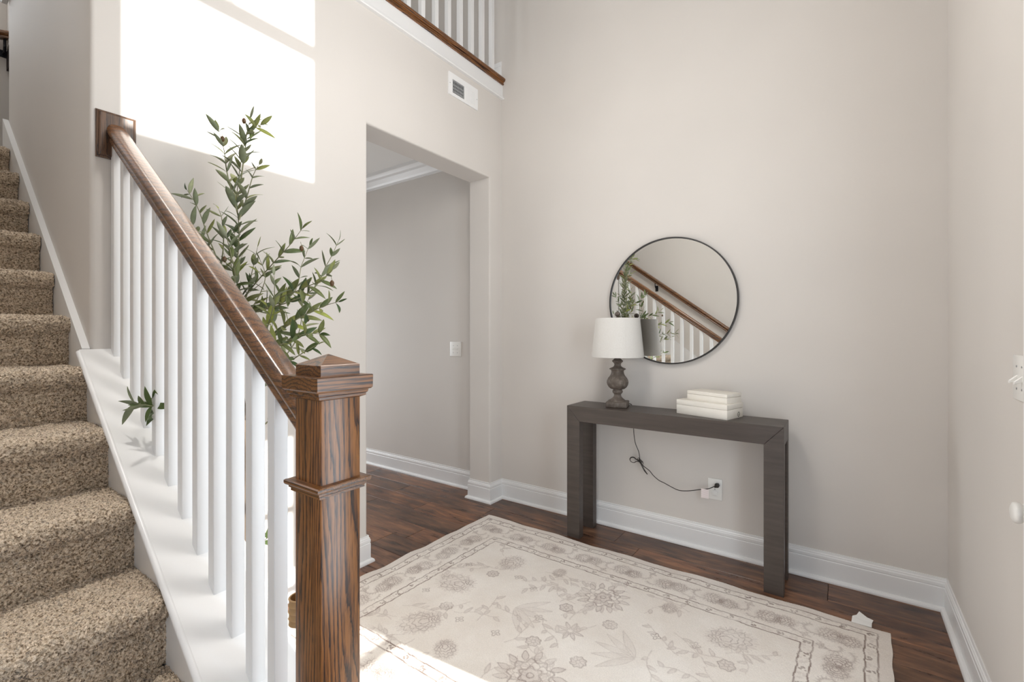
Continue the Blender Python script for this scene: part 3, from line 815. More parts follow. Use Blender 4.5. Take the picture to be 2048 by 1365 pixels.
mb = MB().tube([(LX - 0.0, LY, 1.165)] + [(LX + 0.045*math.sin(math.pi*t), LY, 1.165 + 0.215*t) for t in (0.15, 0.35, 0.6, 0.85, 1.0)], 0.0018, 6)
mb.tube([(LX - 0.045*math.sin(math.pi*t), LY, 1.165 + 0.215*t) for t in (0.0, 0.15, 0.35, 0.6, 0.85, 1.0)], 0.0018, 6)
build('harp', mb, M_BLACK, lp)
mb = MB().lathe([(0.010, 0), (0.010, 0.009), (0.006, 0.011), (0.006, 0.013)] + [(0.0175*math.sin(t), 0.028 - 0.0165*math.cos(t)) for t in np.linspace(0.35, 3.0, 14)], (LX, LY, 1.391), 24)
build('finial', mb, M_LAMP, lp, smooth=True, angle=50)
def smooth_path(pts, n=8):
    P = [Vector(p) for p in pts]; out = []
    for i in range(len(P) - 1):
        p0, p1, p2, p3 = P[max(i-1, 0)], P[i], P[i+1], P[min(i+2, len(P)-1)]
        for j in range(n):
            t = j/n
            out.append(0.5*((2*p1) + (p2-p0)*t + (2*p0-5*p1+4*p2-p3)*t*t + (3*p1-p0-3*p2+p3)*t*t*t))
    out.append(P[-1]); return out
cy = -0.046
cd = build('power_cord', MB().tube(smooth_path([(1.055, -0.115, TZ + 0.006), (1.085, -0.062, TZ + 0.005), (1.095, -0.05, 0.80), (1.098, cy, 0.687), (1.108, cy, 0.598), (1.132, cy, 0.538), (1.139, cy, 0.500), (1.141, cy, 0.474),
     (1.165, cy, 0.450), (1.202, cy, 0.428), (1.227, cy, 0.402), (1.262, cy, 0.378), (1.300, cy - 0.01, 0.370), (1.350, cy - 0.02, 0.356), (1.390, cy - 0.02, 0.346), (1.440, cy - 0.02, 0.352), (1.517, cy - 0.015, 0.374), (1.560, cy - 0.008, 0.386), (1.586, cy + 0.005, 0.400)]), 0.0024, 8), M_CORD, lp, smooth=True)
mb = MB()
for rr, dx, dy in ((0.021, 0.0, 0.003), (0.019, 0.002, -0.003)):
    loop = [(1.137, cy + dy, 0.482)] + [(1.094 + dx + rr*1.05*math.cos(a), cy + dy, 0.479 + rr*0.85*math.sin(a)) for a in np.linspace(0.5, 5.8, 16)] + [(1.137, cy + dy, 0.478)]
    mb.tube(smooth_path(loop, 3), 0.0020, 8)
for off in (0.0, 0.006): mb.tube(smooth_path([(1.138, cy - 0.004, 0.488), (1.152 + off, cy - 0.005, 0.455), (1.170 + off, cy - 0.006, 0.425), (1.190 + off*0.4, cy - 0.006, 0.404)], 5), 0.0023, 8)
for t in np.linspace(-0.010, 0.014, 5):
    a = [(1.141 + t + 0.0075*math.cos(q)*0.5, cy + 0.009*math.cos(q), 0.479 - t*0.8 + 0.011*math.sin(q)) for q in np.linspace(0, 2*math.pi, 13)]
    mb.tube(a, 0.0017, 6, False)
build('cord_bow', mb, M_CORD, cd, smooth=True)
mb = MB().prism([(1.583, 0.388), (1.607, 0.392), (1.611, 0.402), (1.605, 0.414), (1.586, 0.412)], 'y', -0.032, -0.0085, 0.003, 2)
build('plug', mb, M_CORD, cd, smooth=True)
ct = build('cord_tag', MB().box((1.519, cy - 0.021, 0.329), (1.562, cy - 0.020, 0.383), 0.0004, 1), M_TAG, cd)
ct['label'] = 'white paper tag with rows of red print'

# ------------------------------------------------------------------ mirror
MX, MZ, MR = 1.318, 1.502, 0.396
mr = root('round_mirror', (MX, -0.012, MZ - MR), 'round wall mirror with thin black metal frame above console table', 'mirror')
seg = 128; mb = MB(); rings = []
for r, yy in ((MR - 0.0085, -0.001), (MR, -0.001), (MR, -0.027), (MR - 0.001, -0.028), (MR - 0.0075, -0.028), (MR - 0.0085, -0.027)):
    rings.append([mb.bm.verts.new((MX + r*math.cos(2*math.pi*i/seg), yy, MZ + r*math.sin(2*math.pi*i/seg))) for i in range(seg)])
rings.append(rings[0])
for a, b in zip(rings, rings[1:]):
    for i in range(seg): mb.bm.faces.new((a[i], a[(i+1) % seg], b[(i+1) % seg], b[i]))
build('frame', mb, M_BLACK, mr, smooth=True, angle=40)
mb = MB(); r = MR - 0.008
f0 = [mb.bm.verts.new((MX + r*math.cos(2*math.pi*i/seg), -0.020, MZ + r*math.sin(2*math.pi*i/seg))) for i in range(seg)]
f1 = [mb.bm.verts.new((MX + r*math.cos(2*math.pi*i/seg), -0.010, MZ + r*math.sin(2*math.pi*i/seg))) for i in range(seg)]
mb.bm.faces.new(f0); mb.bm.faces.new(f1[::-1])
for i in range(seg): mb.bm.faces.new((f0[i], f0[(i+1) % seg], f1[(i+1) % seg], f1[i]))
build('mirror_glass', mb, M_MIRROR, mr)

# ------------------------------------------------------------------ boxes
def deco_box(corner, ang, L, Dp, Hh, z, split, label, mark=False):
    r = root('storage_box', (corner[0], corner[1], z), label, 'box', 'cream boxes stacked on the console table')
    def blk(x0, x1, y0, y1, z0, z1, bv): return MB().box((corner[0] + x0, corner[1] + y0, z + z0), (corner[0] + x1, corner[1] + y1, z + z1), bv, 2, ang, (corner[0], corner[1], 0))
    bd = build('body', blk(0, L, 0, Dp, 0, split - 0.0008, 0.0012), M_BOX, r, smooth=True)
    build('lid', blk(0, L, 0, Dp, split + 0.0002, Hh, 0.0012), M_BOX, r, smooth=True)
    if mark:
        c, s = math.cos(ang), math.sin(ang)
        def pt(y, zz): return (corner[0] + c*(L + 0.0004) - s*y, corner[1] + s*(L + 0.0004) + c*y, z + zz)
        mk = MB(); cyy, czz = Dp*0.72, 0.019; seg = 24
        ra = [mk.bm.verts.new(pt(cyy + 0.0135*math.cos(2*math.pi*i/seg), czz + 0.0135*math.sin(2*math.pi*i/seg))) for i in range(seg)]
        rb = [mk.bm.verts.new(pt(cyy + 0.0095*math.cos(2*math.pi*i/seg), czz + 0.0095*math.sin(2*math.pi*i/seg))) for i in range(seg)]
        for i in range(seg): mk.bm.faces.new((ra[i], ra[(i+1) % seg], rb[(i+1) % seg], rb[i]))
        mk.bm.faces.new([mk.bm.verts.new(pt(cyy + dy, czz + dz)) for dy, dz in ((-0.003, -0.005), (0.005, 0), (-0.003, 0.005))])
        build('stamp', mk, M_INK, bd)
        bd.children[0]['label'] = 'small round dark stamp'
    return r
A1 = math.atan2(-0.080, 0.285); A2 = math.atan2(-0.085, 0.232)
deco_box((1.416, -0.203), A1, 0.296, 0.180, 0.080, TZ, 0.052, 'larger cream wooden box with a round stamp, lying on the console table', True)
deco_box((1.467, -0.170), A2, 0.243, 0.140, 0.053, TZ + 0.080, 0.034, 'smaller cream wooden box stacked on the larger cream box')

# ------------------------------------------------------------------ wall plates
def plate_M(name, x0, x1, z0, z1, label, cat):
    r = root(name, ((x0+x1)/2, 0, z0), label, cat)
    build('cover_plate', MB().box((x0, -0.006, z0), (x1, -0.0004, z1), 0.0025, 2), M_PLASTIC, r, smooth=True); return r
ol = plate_M('wall_outlet', 1.543, 1.622, 0.311, 0.436, 'white wall outlet under the console table with a dark plug in it', 'outlet')
def lozenge(cx, cz, w, h, n=24):
    return [(cx + w/2*np.sign(math.cos(a))*abs(math.cos(a))**0.6, cz + h/2*np.sign(math.sin(a))*abs(math.sin(a))**0.8) for a in np.linspace(0, 2*math.pi, n, endpoint=False)]
for zc in (0.3945, 0.3515): build('socket', MB().prism(lozenge(1.5825, zc, 0.034, 0.029), 'y', -0.0082, -0.005), M_PLASTIC, ol)
build('outlet_cap', MB().prism(lozenge(1.5825, 0.351, 0.037, 0.032), 'y', -0.013, -0.008, 0.0015, 2), M_PLASTIC, ol, smooth=True)
build('screw', MB().prism(lozenge(1.5825, 0.373, 0.006, 0.006, 12), 'y', -0.0072, -0.005), M_GREYFIN, ol)
hs = plate_M('light_switch', -0.552, -0.424, 1.101, 1.226, 'white double light switch on the hall wall seen through the opening', 'switch')
for xc in (-0.511, -0.465):
    build('toggle', MB().box((xc - 0.005, -0.018, 1.158), (xc + 0.005, -0.005, 1.171), 0.002, 2), M_PLASTIC, hs)
    for zc in (1.133, 1.194): build('screw', MB().prism(lozenge(xc, zc, 0.006, 0.006, 10), 'y', -0.0072, -0.005), M_GREYFIN, hs)
rs = root('light_switch', (ROOM_X, -1.11, 1.115), 'white double light switch cut by the right edge of the view', 'switch')
build('cover_plate', MB().box((ROOM_X - 0.006, -1.170, 1.115), (ROOM_X - 0.0004, -1.049, 1.239), 0.0025, 2), M_PLASTIC, rs, smooth=True)
for yc in (-1.087, -1.133):
    mb = MB().prism([(-1, 0)] , 'x', 0, 0) if False else MB().prism([(ROOM_X - 0.004, 1.168), (ROOM_X - 0.022, 1.160), (ROOM_X - 0.022, 1.168), (ROOM_X - 0.004, 1.186)], 'y', yc - 0.005, yc + 0.005, 0.0012, 1)
    build('toggle', mb, M_PLASTIC, rs)
    for zc in (1.146, 1.208): build('screw', MB().prism([(yc + 0.003*math.cos(a), zc + 0.003*math.sin(a)) for a in np.linspace(0, 5.7, 10)], 'x', ROOM_X - 0.0072, ROOM_X - 0.005), M_GREYFIN, rs)
# round white wall bumper below it
wb = root('wall_bumper', (ROOM_X, -1.165, 0.82), 'round white knob low on the right wall below the switch', 'bumper')
def lathe_x(prof, y, z, seg=28):
    m = MB(); rg = []
    for r, d in prof: rg.append([m.bm.verts.new((ROOM_X - d, y + r*math.cos(2*math.pi*i/seg), z + r*math.sin(2*math.pi*i/seg))) for i in range(seg)])
    for a, b in zip(rg, rg[1:]):
        for i in range(seg): m.bm.faces.new((a[i], a[(i+1) % seg], b[(i+1) % seg], b[i]))
    m.bm.faces.new(rg[0][::-1]); m.bm.faces.new(rg[-1]); return m
build('flange', lathe_x([(0.034, 0.0004), (0.034, 0.004), (0.028, 0.007)], -1.165, 0.822), M_PLASTIC, wb, smooth=True)
build('knob', lathe_x([(0.024, 0.007), (0.022, 0.012), (0.026, 0.016), (0.028, 0.022), (0.026, 0.029), (0.018, 0.033)], -1.165, 0.822), M_PLASTIC, wb, smooth=True, angle=60)

# air vent on the left wall
vt = root('air_vent', (0, -0.46, 2.94), 'white air vent below the upper floor trim, beside the corner', 'vent')
VY0, VY1, VZ0, VZ1 = -0.615, -0.306, 2.941, 3.095
gy0, gy1, gz0, gz1 = -0.577, -0.455, 2.962, 3.055        # open half
hy0, hy1 = -0.440, -0.345
mb = MB()
for a, b in (((VY0, VZ0), (gy0, VZ1)), ((gy0, VZ0), (gy1, gz0)), ((gy0, gz1), (gy1, VZ1)), ((gy1, VZ0), (hy0, VZ1)), ((hy0, VZ0), (hy1, gz0)), ((hy0, gz1), (hy1, VZ1)), ((hy1, VZ0), (VY1, VZ1))):
    mb.box((0.0006, a[0], a[1]), (0.009, b[0], b[1]))
build('frame', mb, M_METALWHITE, vt)
build('back', MB().box((0.0006, gy0, gz0), (0.0012, gy1, gz1)), M_DARK, vt)  # near-black sheet paints the shade of the duct, no cavity behind
for i in range(9):
    yy = gy0 + (gy1 - gy0)*(i + 0.5)/9
    build('fin', MB().box((0.0052, yy - 0.0024, gz0), (0.008, yy + 0.0024, gz1)), M_GREYFIN, vt)
for i in range(4):
    z_ = gz0 + 0.004 + (gz1 - gz0)*i/4 + (0.006 if i == 3 else 0)
    build('louvre', MB().box((0.0014, gy0, z_ + 0.006), (0.0052, gy1, z_ + (0.014 if i < 3 else 0.022))), M_GREYFIN, vt)
build('damper', MB().box((0.0006, hy0, gz0), (0.0066, hy1, gz1)), M_METALWHITE, vt)
for i in range(10):
    yy = hy0 + (hy1 - hy0)*(i + 0.5)/10
    build('fin', MB().box((0.0066, yy - 0.0036, gz0), (0.0082, yy + 0.0036, gz1)), M_METALWHITE, vt)
for yy in (VY0 + 0.012, VY1 - 0.010): build('screw', MB().prism([(yy + 0.003*math.cos(a), 3.018 + 0.003*math.sin(a)) for a in np.linspace(0, 5.7, 10)], 'x', 0.009, 0.0102), M_GREYFIN, vt)

# ------------------------------------------------------------------ rug
RUG_TL, RUG_TR, RUG_BL, RUG_BR = (0.148, -0.355), (2.369, -0.368), (0.108, -1.967), (2.328, -1.980)
RW, RH, RS = 2.22, 1.61, 0.0026
nx, ny = int(RW/RS) + 1, int(RH/RS) + 1
pat = np.zeros((ny, nx)); tin = np.zeros((ny, nx))
def splat(arr, xs, ys, w, a):
    r = max(1, int(math.ceil(w/RS)))
    ix = np.rint(np.asarray(xs)/RS).astype(int); iy = np.rint(np.asarray(ys)/RS).astype(int)
    for dx in range(-r, r + 1):
        for dy in range(-r, r + 1):
            d = math.hypot(dx, dy)*RS
            k_ = max(0.0, min(1.0, (w - d)/RS + 0.5))
            if k_ <= 0: continue
            X, Y = ix + dx, iy + dy
            ok = (X >= 0) & (X < nx) & (Y >= 0) & (Y < ny)
            np.maximum.at(arr, (Y[ok], X[ok]), a*k_)
def line(arr, pts, w, a):
    P = np.array(pts); d = np.r_[0, np.cumsum(np.linalg.norm(np.diff(P, axis=0), axis=1))]
    t = np.linspace(0, d[-1], max(2, int(d[-1]/0.002)))
    splat(arr, np.interp(t, d, P[:, 0]), np.interp(t, d, P[:, 1]), w, a)
GX, GY = np.meshgrid(np.arange(nx)*RS, np.arange(ny)*RS)
def fill_radial(arr, cx, cy, r, n, amp, a, rot=0.0, sx=1.0, sy=1.0):
    i0, i1 = int((cx - r*1.6)/RS), int((cx + r*1.6)/RS) + 1; j0, j1 = int((cy - r*1.6)/RS), int((cy + r*1.6)/RS) + 1
    i0, j0 = max(0, i0), max(0, j0)
    if i0 >= i1 or j0 >= j1: return
    c_, s_ = math.cos(rot), math.sin(rot)
    dx, dy = GX[j0:j1, i0:i1] - cx, GY[j0:j1, i0:i1] - cy
    u, v = (c_*dx + s_*dy)/sx, (-s_*dx + c_*dy)/sy
    rr, th = np.hypot(u, v), np.arctan2(v, u)
    edge_ = r*(1 + amp*np.cos(n*th))
    k_ = np.clip((edge_ - rr)/RS + 0.5, 0, 1)*a
    arr[j0:j1, i0:i1] = np.maximum(arr[j0:j1, i0:i1], k_)
def outline(cx, cy, r, n, amp, w, a, rot=0.0, sx=1.0, sy=1.0):
    th = np.linspace(0, 2*math.pi, 140); rr = r*(1 + amp*np.cos(n*th)); c_, s_ = math.cos(rot), math.sin(rot)
    u, v = rr*np.cos(th)*sx, rr*np.sin(th)*sy
    line(pat, np.c_[cx + c_*u - s_*v, cy + s_*u + c_*v], w, a)
def leafshape(cx, cy, ang, L, Wd, a_out, a_fill):
    t = np.linspace(0, 1, 30); h = Wd/2*np.sin(math.pi*t**0.8)
    c_, s_ = math.cos(ang), math.sin(ang)
    up = np.c_[cx + c_*L*t - s_*h, cy + s_*L*t + c_*h]; dn = np.c_[cx + c_*L*t + s_*h, cy + s_*L*t - c_*h]
    line(pat, up, 0.0016, a_out); line(pat, dn, 0.0016, a_out)
    for q in np.linspace(-0.8, 0.8, 5): line(tin, np.c_[cx + c_*L*t - s_*h*q, cy + s_*L*t + c_*h*q], 0.0045, a_fill)
rr_ = random.Random(3)
def rosette(cx, cy, r, a=0.5):
    n = rr_.choice((6, 8, 8)); fill_radial(tin, cx, cy, r, n, 0.1, 0.75); outline(cx, cy, r, n, 0.1, 0.0024, a)
    for i in range(n):
        th = 2*math.pi*i/n; line(pat, [(cx + 0.35*r*math.cos(th), cy + 0.35*r*math.sin(th)), (cx + 0.85*r*math.cos(th + 0.1), cy + 0.85*r*math.sin(th + 0.1))], 0.0018, a*0.7)
    outline(cx, cy, r*0.3, 4, 0.0, 0.002, a*0.8)
def palmette(cx, cy, r, ang, a=0.5):
    for ring_, (rad, cnt) in enumerate(((1.0, 11), (0.72, 9), (0.46, 7))):
        for i in range(cnt):
            th = ang + (i/(cnt - 1) - 0.5)*math.pi*1.55
            leafshape(cx + 0.18*r*math.cos(th), cy + 0.18*r*math.sin(th), th, r*rad*0.85, r*0.26, a*(0.55 + 0.2*ring_), 0.55 + 0.1*ring_)
    outline(cx, cy, r*0.17, 5, 0.15, 0.0024, a)
    for s_ in (-1, 1): leafshape(cx, cy, ang + math.pi + s_*0.8, r*0.6, r*0.22, a*0.6, 0.6)
def palm2(cx, cy, r, ang, a=0.5, sy=0.8):
    """layered scalloped palmette with a serrated halo"""
    c_, s_ = math.cos(ang), math.sin(ang)
    fill_radial(tin, cx, cy, r, 15, 0.16, 0.62, ang, 1.0, sy)
    for k, (q, n) in enumerate(((0.84, 11), (0.64, 9), (0.45, 7), (0.25, 5))):
        sh = -(1 - q)*0.30*r
        outline(cx + c_*sh, cy + s_*sh, r*q, n, 0.10, 0.0017, a*(0.75 + 0.1*k), ang, 1.0, sy)
    for i in range(15):
        th = 2*math.pi*(i + 0.5)/15; u0, v0 = 0.55*r*math.cos(th), 0.55*r*sy*math.sin(th); u1, v1 = 1.08*r*math.cos(th), 1.08*r*sy*math.sin(th)
        line(pat, [(cx + c_*u0 - s_*v0, cy + s_*u0 + c_*v0), (cx + c_*u1 - s_*v1, cy + s_*u1 + c_*v1)], 0.0015, a*0.5)
def scroll(cx, cy, r, a0, sweep, a=0.4):
    th = np.linspace(0, sweep, 40); rad = r*(0.62 + 0.38*np.abs(th/sweep))
    px_, py_ = cx + rad*np.cos(a0 + th), cy + rad*np.sin(a0 + th)
    line(tin, np.c_[px_, py_], 0.0065, 0.75); line(pat, np.c_[px_, py_], 0.0016, a*0.7)
    for i in range(3, 40, 4):
        d_ = 1 if i % 2 else 0.7
        line(pat, [(px_[i], py_[i]), (px_[i] + d_*0.016*math.cos(a0 + th[i] + 0.5), py_[i] + d_*0.016*math.sin(a0 + th[i] + 0.5))], 0.0017, a*0.75)
def bigflower(cx, cy, r, ang, a=0.5):
    for i in range(13):
        th = ang + 2*math.pi*i/13
        leafshape(cx + 0.62*r*math.cos(th), cy + 0.62*r*math.sin(th), th + 0.2, r*0.42, r*0.2, a*0.8, 0.85)
    outline(cx, cy, r*0.6, 9, 0.13, 0.0028, a); fill_radial(tin, cx, cy, r*0.36, 6, 0.2, 0.9)
    for i in range(9):
        th = ang + 2*math.pi*i/9; outline(cx + 0.40*r*math.cos(th), cy + 0.40*r*math.sin(th), r*0.14, 3, 0.12, 0.0018, a*0.7)
    outline(cx, cy, r*0.30, 6, 0.2, 0.0024, a); outline(cx, cy, r*0.1, 1, 0.0, 0.0024, a)
# borders
def rect(o, w, a):
    P = []
    x0, x1, y0, y1 = o, RW - o, o, RH - o
    for (ax, ay), (bx, by) in (((x0, y0), (x1, y0)), ((x1, y0), (x1, y1)), ((x1, y1), (x0, y1)), ((x0, y1), (x0, y0))):
        t = np.linspace(0, 1, 400); wob = 0.0018*np.sin(t*55 + ax*9) + 0.0012*np.sin(t*131)
        nxn, nyn = (0, 1) if ay == by else (1, 0)
        line(pat, np.c_[ax + (bx-ax)*t + nxn*wob, ay + (by-ay)*t + nyn*wob], w, a)
for o in (0.048, 0.090, 0.262, 0.304): rect(o, 0.0027, 1.0)
def stripe(o0, o1):
    mid = (o0 + o1)/2
    for horiz, L in ((True, RW), (False, RH)):
        for side in (0, 1):
            n = int((L - 2*mid)/0.092)
            for i in range(n + 1):
                s_ = mid + (L - 2*mid)*i/n; off = mid if side == 0 else (RH if horiz else RW) - mid
                cx, cy = (s_, off) if horiz else (off, s_)
                for q in range(9):
                    splat(pat, [cx + rr_.uniform(-0.013, 0.013)], [cy + rr_.uniform(-0.012, 0.012)], 0.0042, 0.75)
                ex = 0.046
                for q in range(8):
                    dx_, dy_ = (ex + rr_.uniform(-0.022, 0.022), rr_.uniform(-0.014, 0.014)); 
                    if not horiz: dx_, dy_ = dy_, dx_
                    splat(tin, [cx + dx_], [cy + dy_], 0.006, 0.7)
stripe(0.048, 0.090); stripe(0.262, 0.304)
bm_ = 0.176
for horiz, L in ((True, RW), (False, RH)):
    for side in (0, 1):
        n = 8 if horiz else 6
        for i in range(n + 1):
            s_ = bm_ + (L - 2*bm_)*i/n; off = bm_ if side == 0 else (RH if horiz else RW) - bm_
            P_ = lambda t, u: (s_ + t, off + u) if horiz else (off + u, s_ + t)
            sgn = 1 if i % 2 else -1
            if horiz or 0 < i < n:
                base_ang = (0 if horiz else math.pi/2)
                palm2(*P_(-0.030, 0.004*sgn), 0.054, base_ang + math.pi, 0.75, 0.95); palm2(*P_(0.034, -0.004*sgn), 0.047, base_ang, 0.72, 0.95)
            if i < n:
                st_ = (L - 2*bm_)/n
                scroll(*P_(st_*0.38, 0.018*sgn), 0.042, 0.6 + sgn, 3.6, 0.45); scroll(*P_(st_*0.60, -0.016*sgn), 0.044, 3.4 + sgn, -3.4, 0.45)
                q = P_(st_*0.5, 0.055*sgn)
                for z_ in range(4): leafshape(q[0], q[1], z_*1.5 + 0.4, 0.022, 0.009, 0.4, 0.8)
# field
fx0, fx1, fy0, fy1 = 0.33, RW - 0.33, 0.33, RH - 0.33
big = [(0.55, 0.46, 0.085, 'p', -1.57), (0.44, 0.80, 0.105, 'p', 3.14), (0.54, 1.14, 0.095, 'p', 2.2), (1.68, 0.45, 0.095, 'p', -0.6), (0.76, 1.20, 0.060, 'p', 0.7),
       (1.11, 0.48, 0.125, 'b', 0.3), (1.12, 1.12, 0.135, 'b', 1.0), (1.78, 0.80, 0.10, 'p', 0.0), (1.68, 1.14, 0.095, 'p', 0.7), (1.40, 0.38, 0.045, 'p', -1.57), (0.82, 0.40, 0.045, 'p', -1.57), (1.40, 1.22, 0.05, 'p', 1.57)]
for x_, y_, r_, kd, an in big:
    (palm2 if kd == 'p' else bigflower)(x_, y_, r_, an, 0.66)
for x_, y_ in ((0.55, 0.98), (0.54, 0.62), (1.02, 0.95), (1.01, 0.66), (1.23, 0.95), (1.23, 0.66), (1.70, 0.63), (1.68, 0.98)): rosette(x_, y_, 0.030, 0.6)
for x_, y_ in ((0.67, 1.02), (1.57, 0.58), (0.67, 0.57), (0.37, 0.94), (0.37, 0.62), (0.95, 0.80), (1.57, 1.02), (0.80, 0.62), (1.42, 0.62), (0.86, 1.0), (1.45, 0.98)):
    outline(x_, y_, 0.016, 4, 0.35, 0.0019, 0.65); outline(x_, y_, 0.005, 1, 0, 0.0019, 0.6)
for i in range(8):                                    # faint star at the middle with long leaves around it
    th = i*math.pi/4; leafshape(1.11 + 0.012*math.cos(th), 0.80 + 0.012*math.sin(th), th, 0.05, 0.016, 0.35, 0.8)
for x_, y_, sx_ in ((0.82, 0.80, -1), (1.40, 0.80, 1)):
    for q in (-0.9, -0.45, 0, 0.45, 0.9): leafshape(x_, y_, (0 if sx_ < 0 else math.pi) + q, 0.17, 0.035, 0.22, 0.45)
for i in range(56):
    x_, y_ = rr_.uniform(fx0, fx1), rr_.uniform(fy0, fy1); a_ = rr_.uniform(0, 6.28)
    pts = [(x_, y_)]
    for q in range(9):
        a_ += rr_.uniform(-0.35, 0.45); x_ += 0.024*math.cos(a_); y_ += 0.024*math.sin(a_)
        x_ = min(max(x_, fx0), fx1); y_ = min(max(y_, fy0), fy1); pts.append((x_, y_))
    line(tin, pts, 0.0024, 0.8); line(pat, pts, 0.0014, 0.14)
    for q in range(2, 10, 2): leafshape(pts[q][0], pts[q][1], a_ + rr_.choice((-0.9, 0.9)), rr_.uniform(0.025, 0.06), 0.016, 0.24, 0.75)
wear = rng.normal(0, 1, (60, 80)); 
yy_, xx_ = np.linspace(0, 58.9, ny), np.linspace(0, 78.9, nx); y0_, x0_ = yy_.astype(int), xx_.astype(int); fy_, fx_ = (yy_-y0_)[:, None], (xx_-x0_)[None]
wl = wear[y0_][:, x0_]*(1-fy_)*(1-fx_) + wear[y0_+1][:, x0_]*fy_*(1-fx_) + wear[y0_][:, x0_+1]*(1-fy_)*fx_ + wear[y0_+1][:, x0_+1]*fy_*fx_
fade = np.clip(0.80 + 0.22*wl, 0.35, 1.0)
pat *= fade; tin = tin*np.clip(fade + 0.05, 0, 1)*0.45
margin = np.minimum(np.minimum(GX, RW - GX), np.minimum(GY, RH - GY))
tin = np.maximum(tin, np.where(margin < 0.046, 0.20, 0))
U, Vv = GX/RW, GY/RH
bl = lambda i: (RUG_TL[i]*(1-U)*(1-Vv) + RUG_TR[i]*U*(1-Vv) + RUG_BL[i]*(1-U)*Vv + RUG_BR[i]*U*Vv)
wav = np.exp(-margin/0.12)
X = bl(0) + wav*(0.002*np.sin(GY*16) + 0.0014*np.sin(GY*41 + 1)); Y = bl(1) + wav*(0.0025*np.sin(GX*13 + 0.7) + 0.0014*np.sin(GX*37))
Z = 0.0085 + wav*0.0022*(np.sin(GX*14 + GY*19) + np.sin(GX*5 - GY*23)) + rng.normal(0, 0.0003, GX.shape)
Z = np.where(margin < RS*0.5, 0.0006, Z)
rg = root('area_rug', (1.25, -1.15, 0), 'faded ivory area rug with floral border lying on the dark floor', 'rug')
V = np.stack([X, Y, Z], -1).reshape(-1, 3) - np.array(rg.location)
me = grid_mesh('pile', V[:], ny, nx)
for nm, arr in (('pattern', pat), ('tint', tin)):
    at = me.attributes.new(nm, 'FLOAT', 'POINT'); at.data.foreach_set('value', np.clip(arr, 0, 1).astype(np.float32).ravel())
me.materials.append(M_RUG)
me.flip_normals()
o = bpy.data.objects.new('pile', me); COL.objects.link(o); o.parent = rg
mb = MB(); tp = [(2.232, -0.372), (2.304, -0.372), (2.306, -0.338), (2.312, -0.318), (2.290, -0.310), (2.262, -0.284), (2.252, -0.312), (2.236, -0.326)]
bot = [mb.bm.verts.new((x, y, 0.006 if y < -0.36 else 0.004 + 0.014*(y + 0.36)/0.07)) for x, y in tp]
top = [mb.bm.verts.new((x, y, 0.0075 if y < -0.36 else 0.0055 + 0.014*(y + 0.36)/0.07)) for x, y in tp]
mb.bm.faces.new(top); mb.bm.faces.new(bot[::-1])
for i in range(len(tp)): mb.bm.faces.new((bot[i], bot[(i+1) % len(tp)], top[(i+1) % len(tp)], top[i]))
o = build('care_tag', mb, M_PAPER, rg); o['label'] = 'crumpled white care tag at the rug edge'

# ------------------------------------------------------------------ olive tree
PX, PY = 0.40, -2.115
ot = root('olive_tree', (PX, PY, 0), 'artificial olive tree in a white pot behind the stair railing', 'plant')
build('pot', MB().lathe([(0.095, 0.0), (0.10, 0.004), (0.128, 0.24), (0.132, 0.262), (0.130, 0.268), (0.118, 0.268), (0.116, 0.24)], (PX, PY, 0), 40, closed_top=True), M_POT, ot, smooth=True, angle=45)
build('moss', MB().lathe([(0.116, 0.240), (0.09, 0.250), (0.03, 0.256)], (PX, PY, 0), 24), M_SOIL, ot, smooth=True)
fwd = Vector((-0.580316, 0.814392)); rgt = Vector((0.814392, 0.580316))
def at(u, v, y):            # a point at depth plane y seen where the photograph shows it
    a = (u - 1024)/FOCAL_PX; dx = a*rgt.x + fwd.x; dy = a*rgt.y + fwd.y
    t = (y - CAM.y)/dy
    return Vector((CAM.x + dx*t, y, CAM.z - (v - HORIZON)/FOCAL_PX*t))
# leaf prototypes: curved blade with separate top and underside
def leaf_mesh(curl, fold):
    n = 7; L = 1.0; T, B_ = [], []
    bm = bmesh.new(); top, bot = [], []
    for i in range(n):
        t = i/(n - 1); w = 0.135*math.sin(math.pi*(t**0.85))**0.8 if 0 < i < n - 1 else 0.004
        z = -curl*t*t; row = [(-w, 0.5*fold*w), (0, 0), (w, 0.5*fold*w)]
        top.append([bm.verts.new((x, t, z + dz)) for x, dz in row]); bot.append([bm.verts.new((x, t, z + dz - 0.012)) for x, dz in row])
    fs = []
    for a, b in zip(top, top[1:]):
        for j in range(2): bm.faces.new((a[j], a[j+1], b[j+1], b[j]))
    for a, b in zip(bot, bot[1:]):
        for j in range(2): f = bm.faces.new((a[j+1], a[j], b[j], b[j+1])); f.material_index = 1
    for i in range(n - 1):
        for j, s_ in ((0, 1), (2, -1)):
            f = bm.faces.new((top[i][j], top[i+1][j], bot[i+1][j], bot[i][j])) if s_ > 0 else bm.faces.new((top[i+1][j], top[i][j], bot[i][j], bot[i+1][j])); f.material_index = 1
    me = bpy.data.meshes.new('leaf'); bm.to_mesh(me); bm.free()
    me.materials.append(M_LEAF_T); me.materials.append(M_LEAF_B)
    me.polygons.foreach_set('use_smooth', [True]*len(me.polygons)); return me
LEAVES = [leaf_mesh(c, f) for c, f in ((0.10, 0.35), (0.22, 0.5), (-0.06, 0.25), (0.30, 0.3))]
lr_ = random.Random(21)
n_leaf = [0]
extra = []                     # leaves past the first 300 are joined into one part
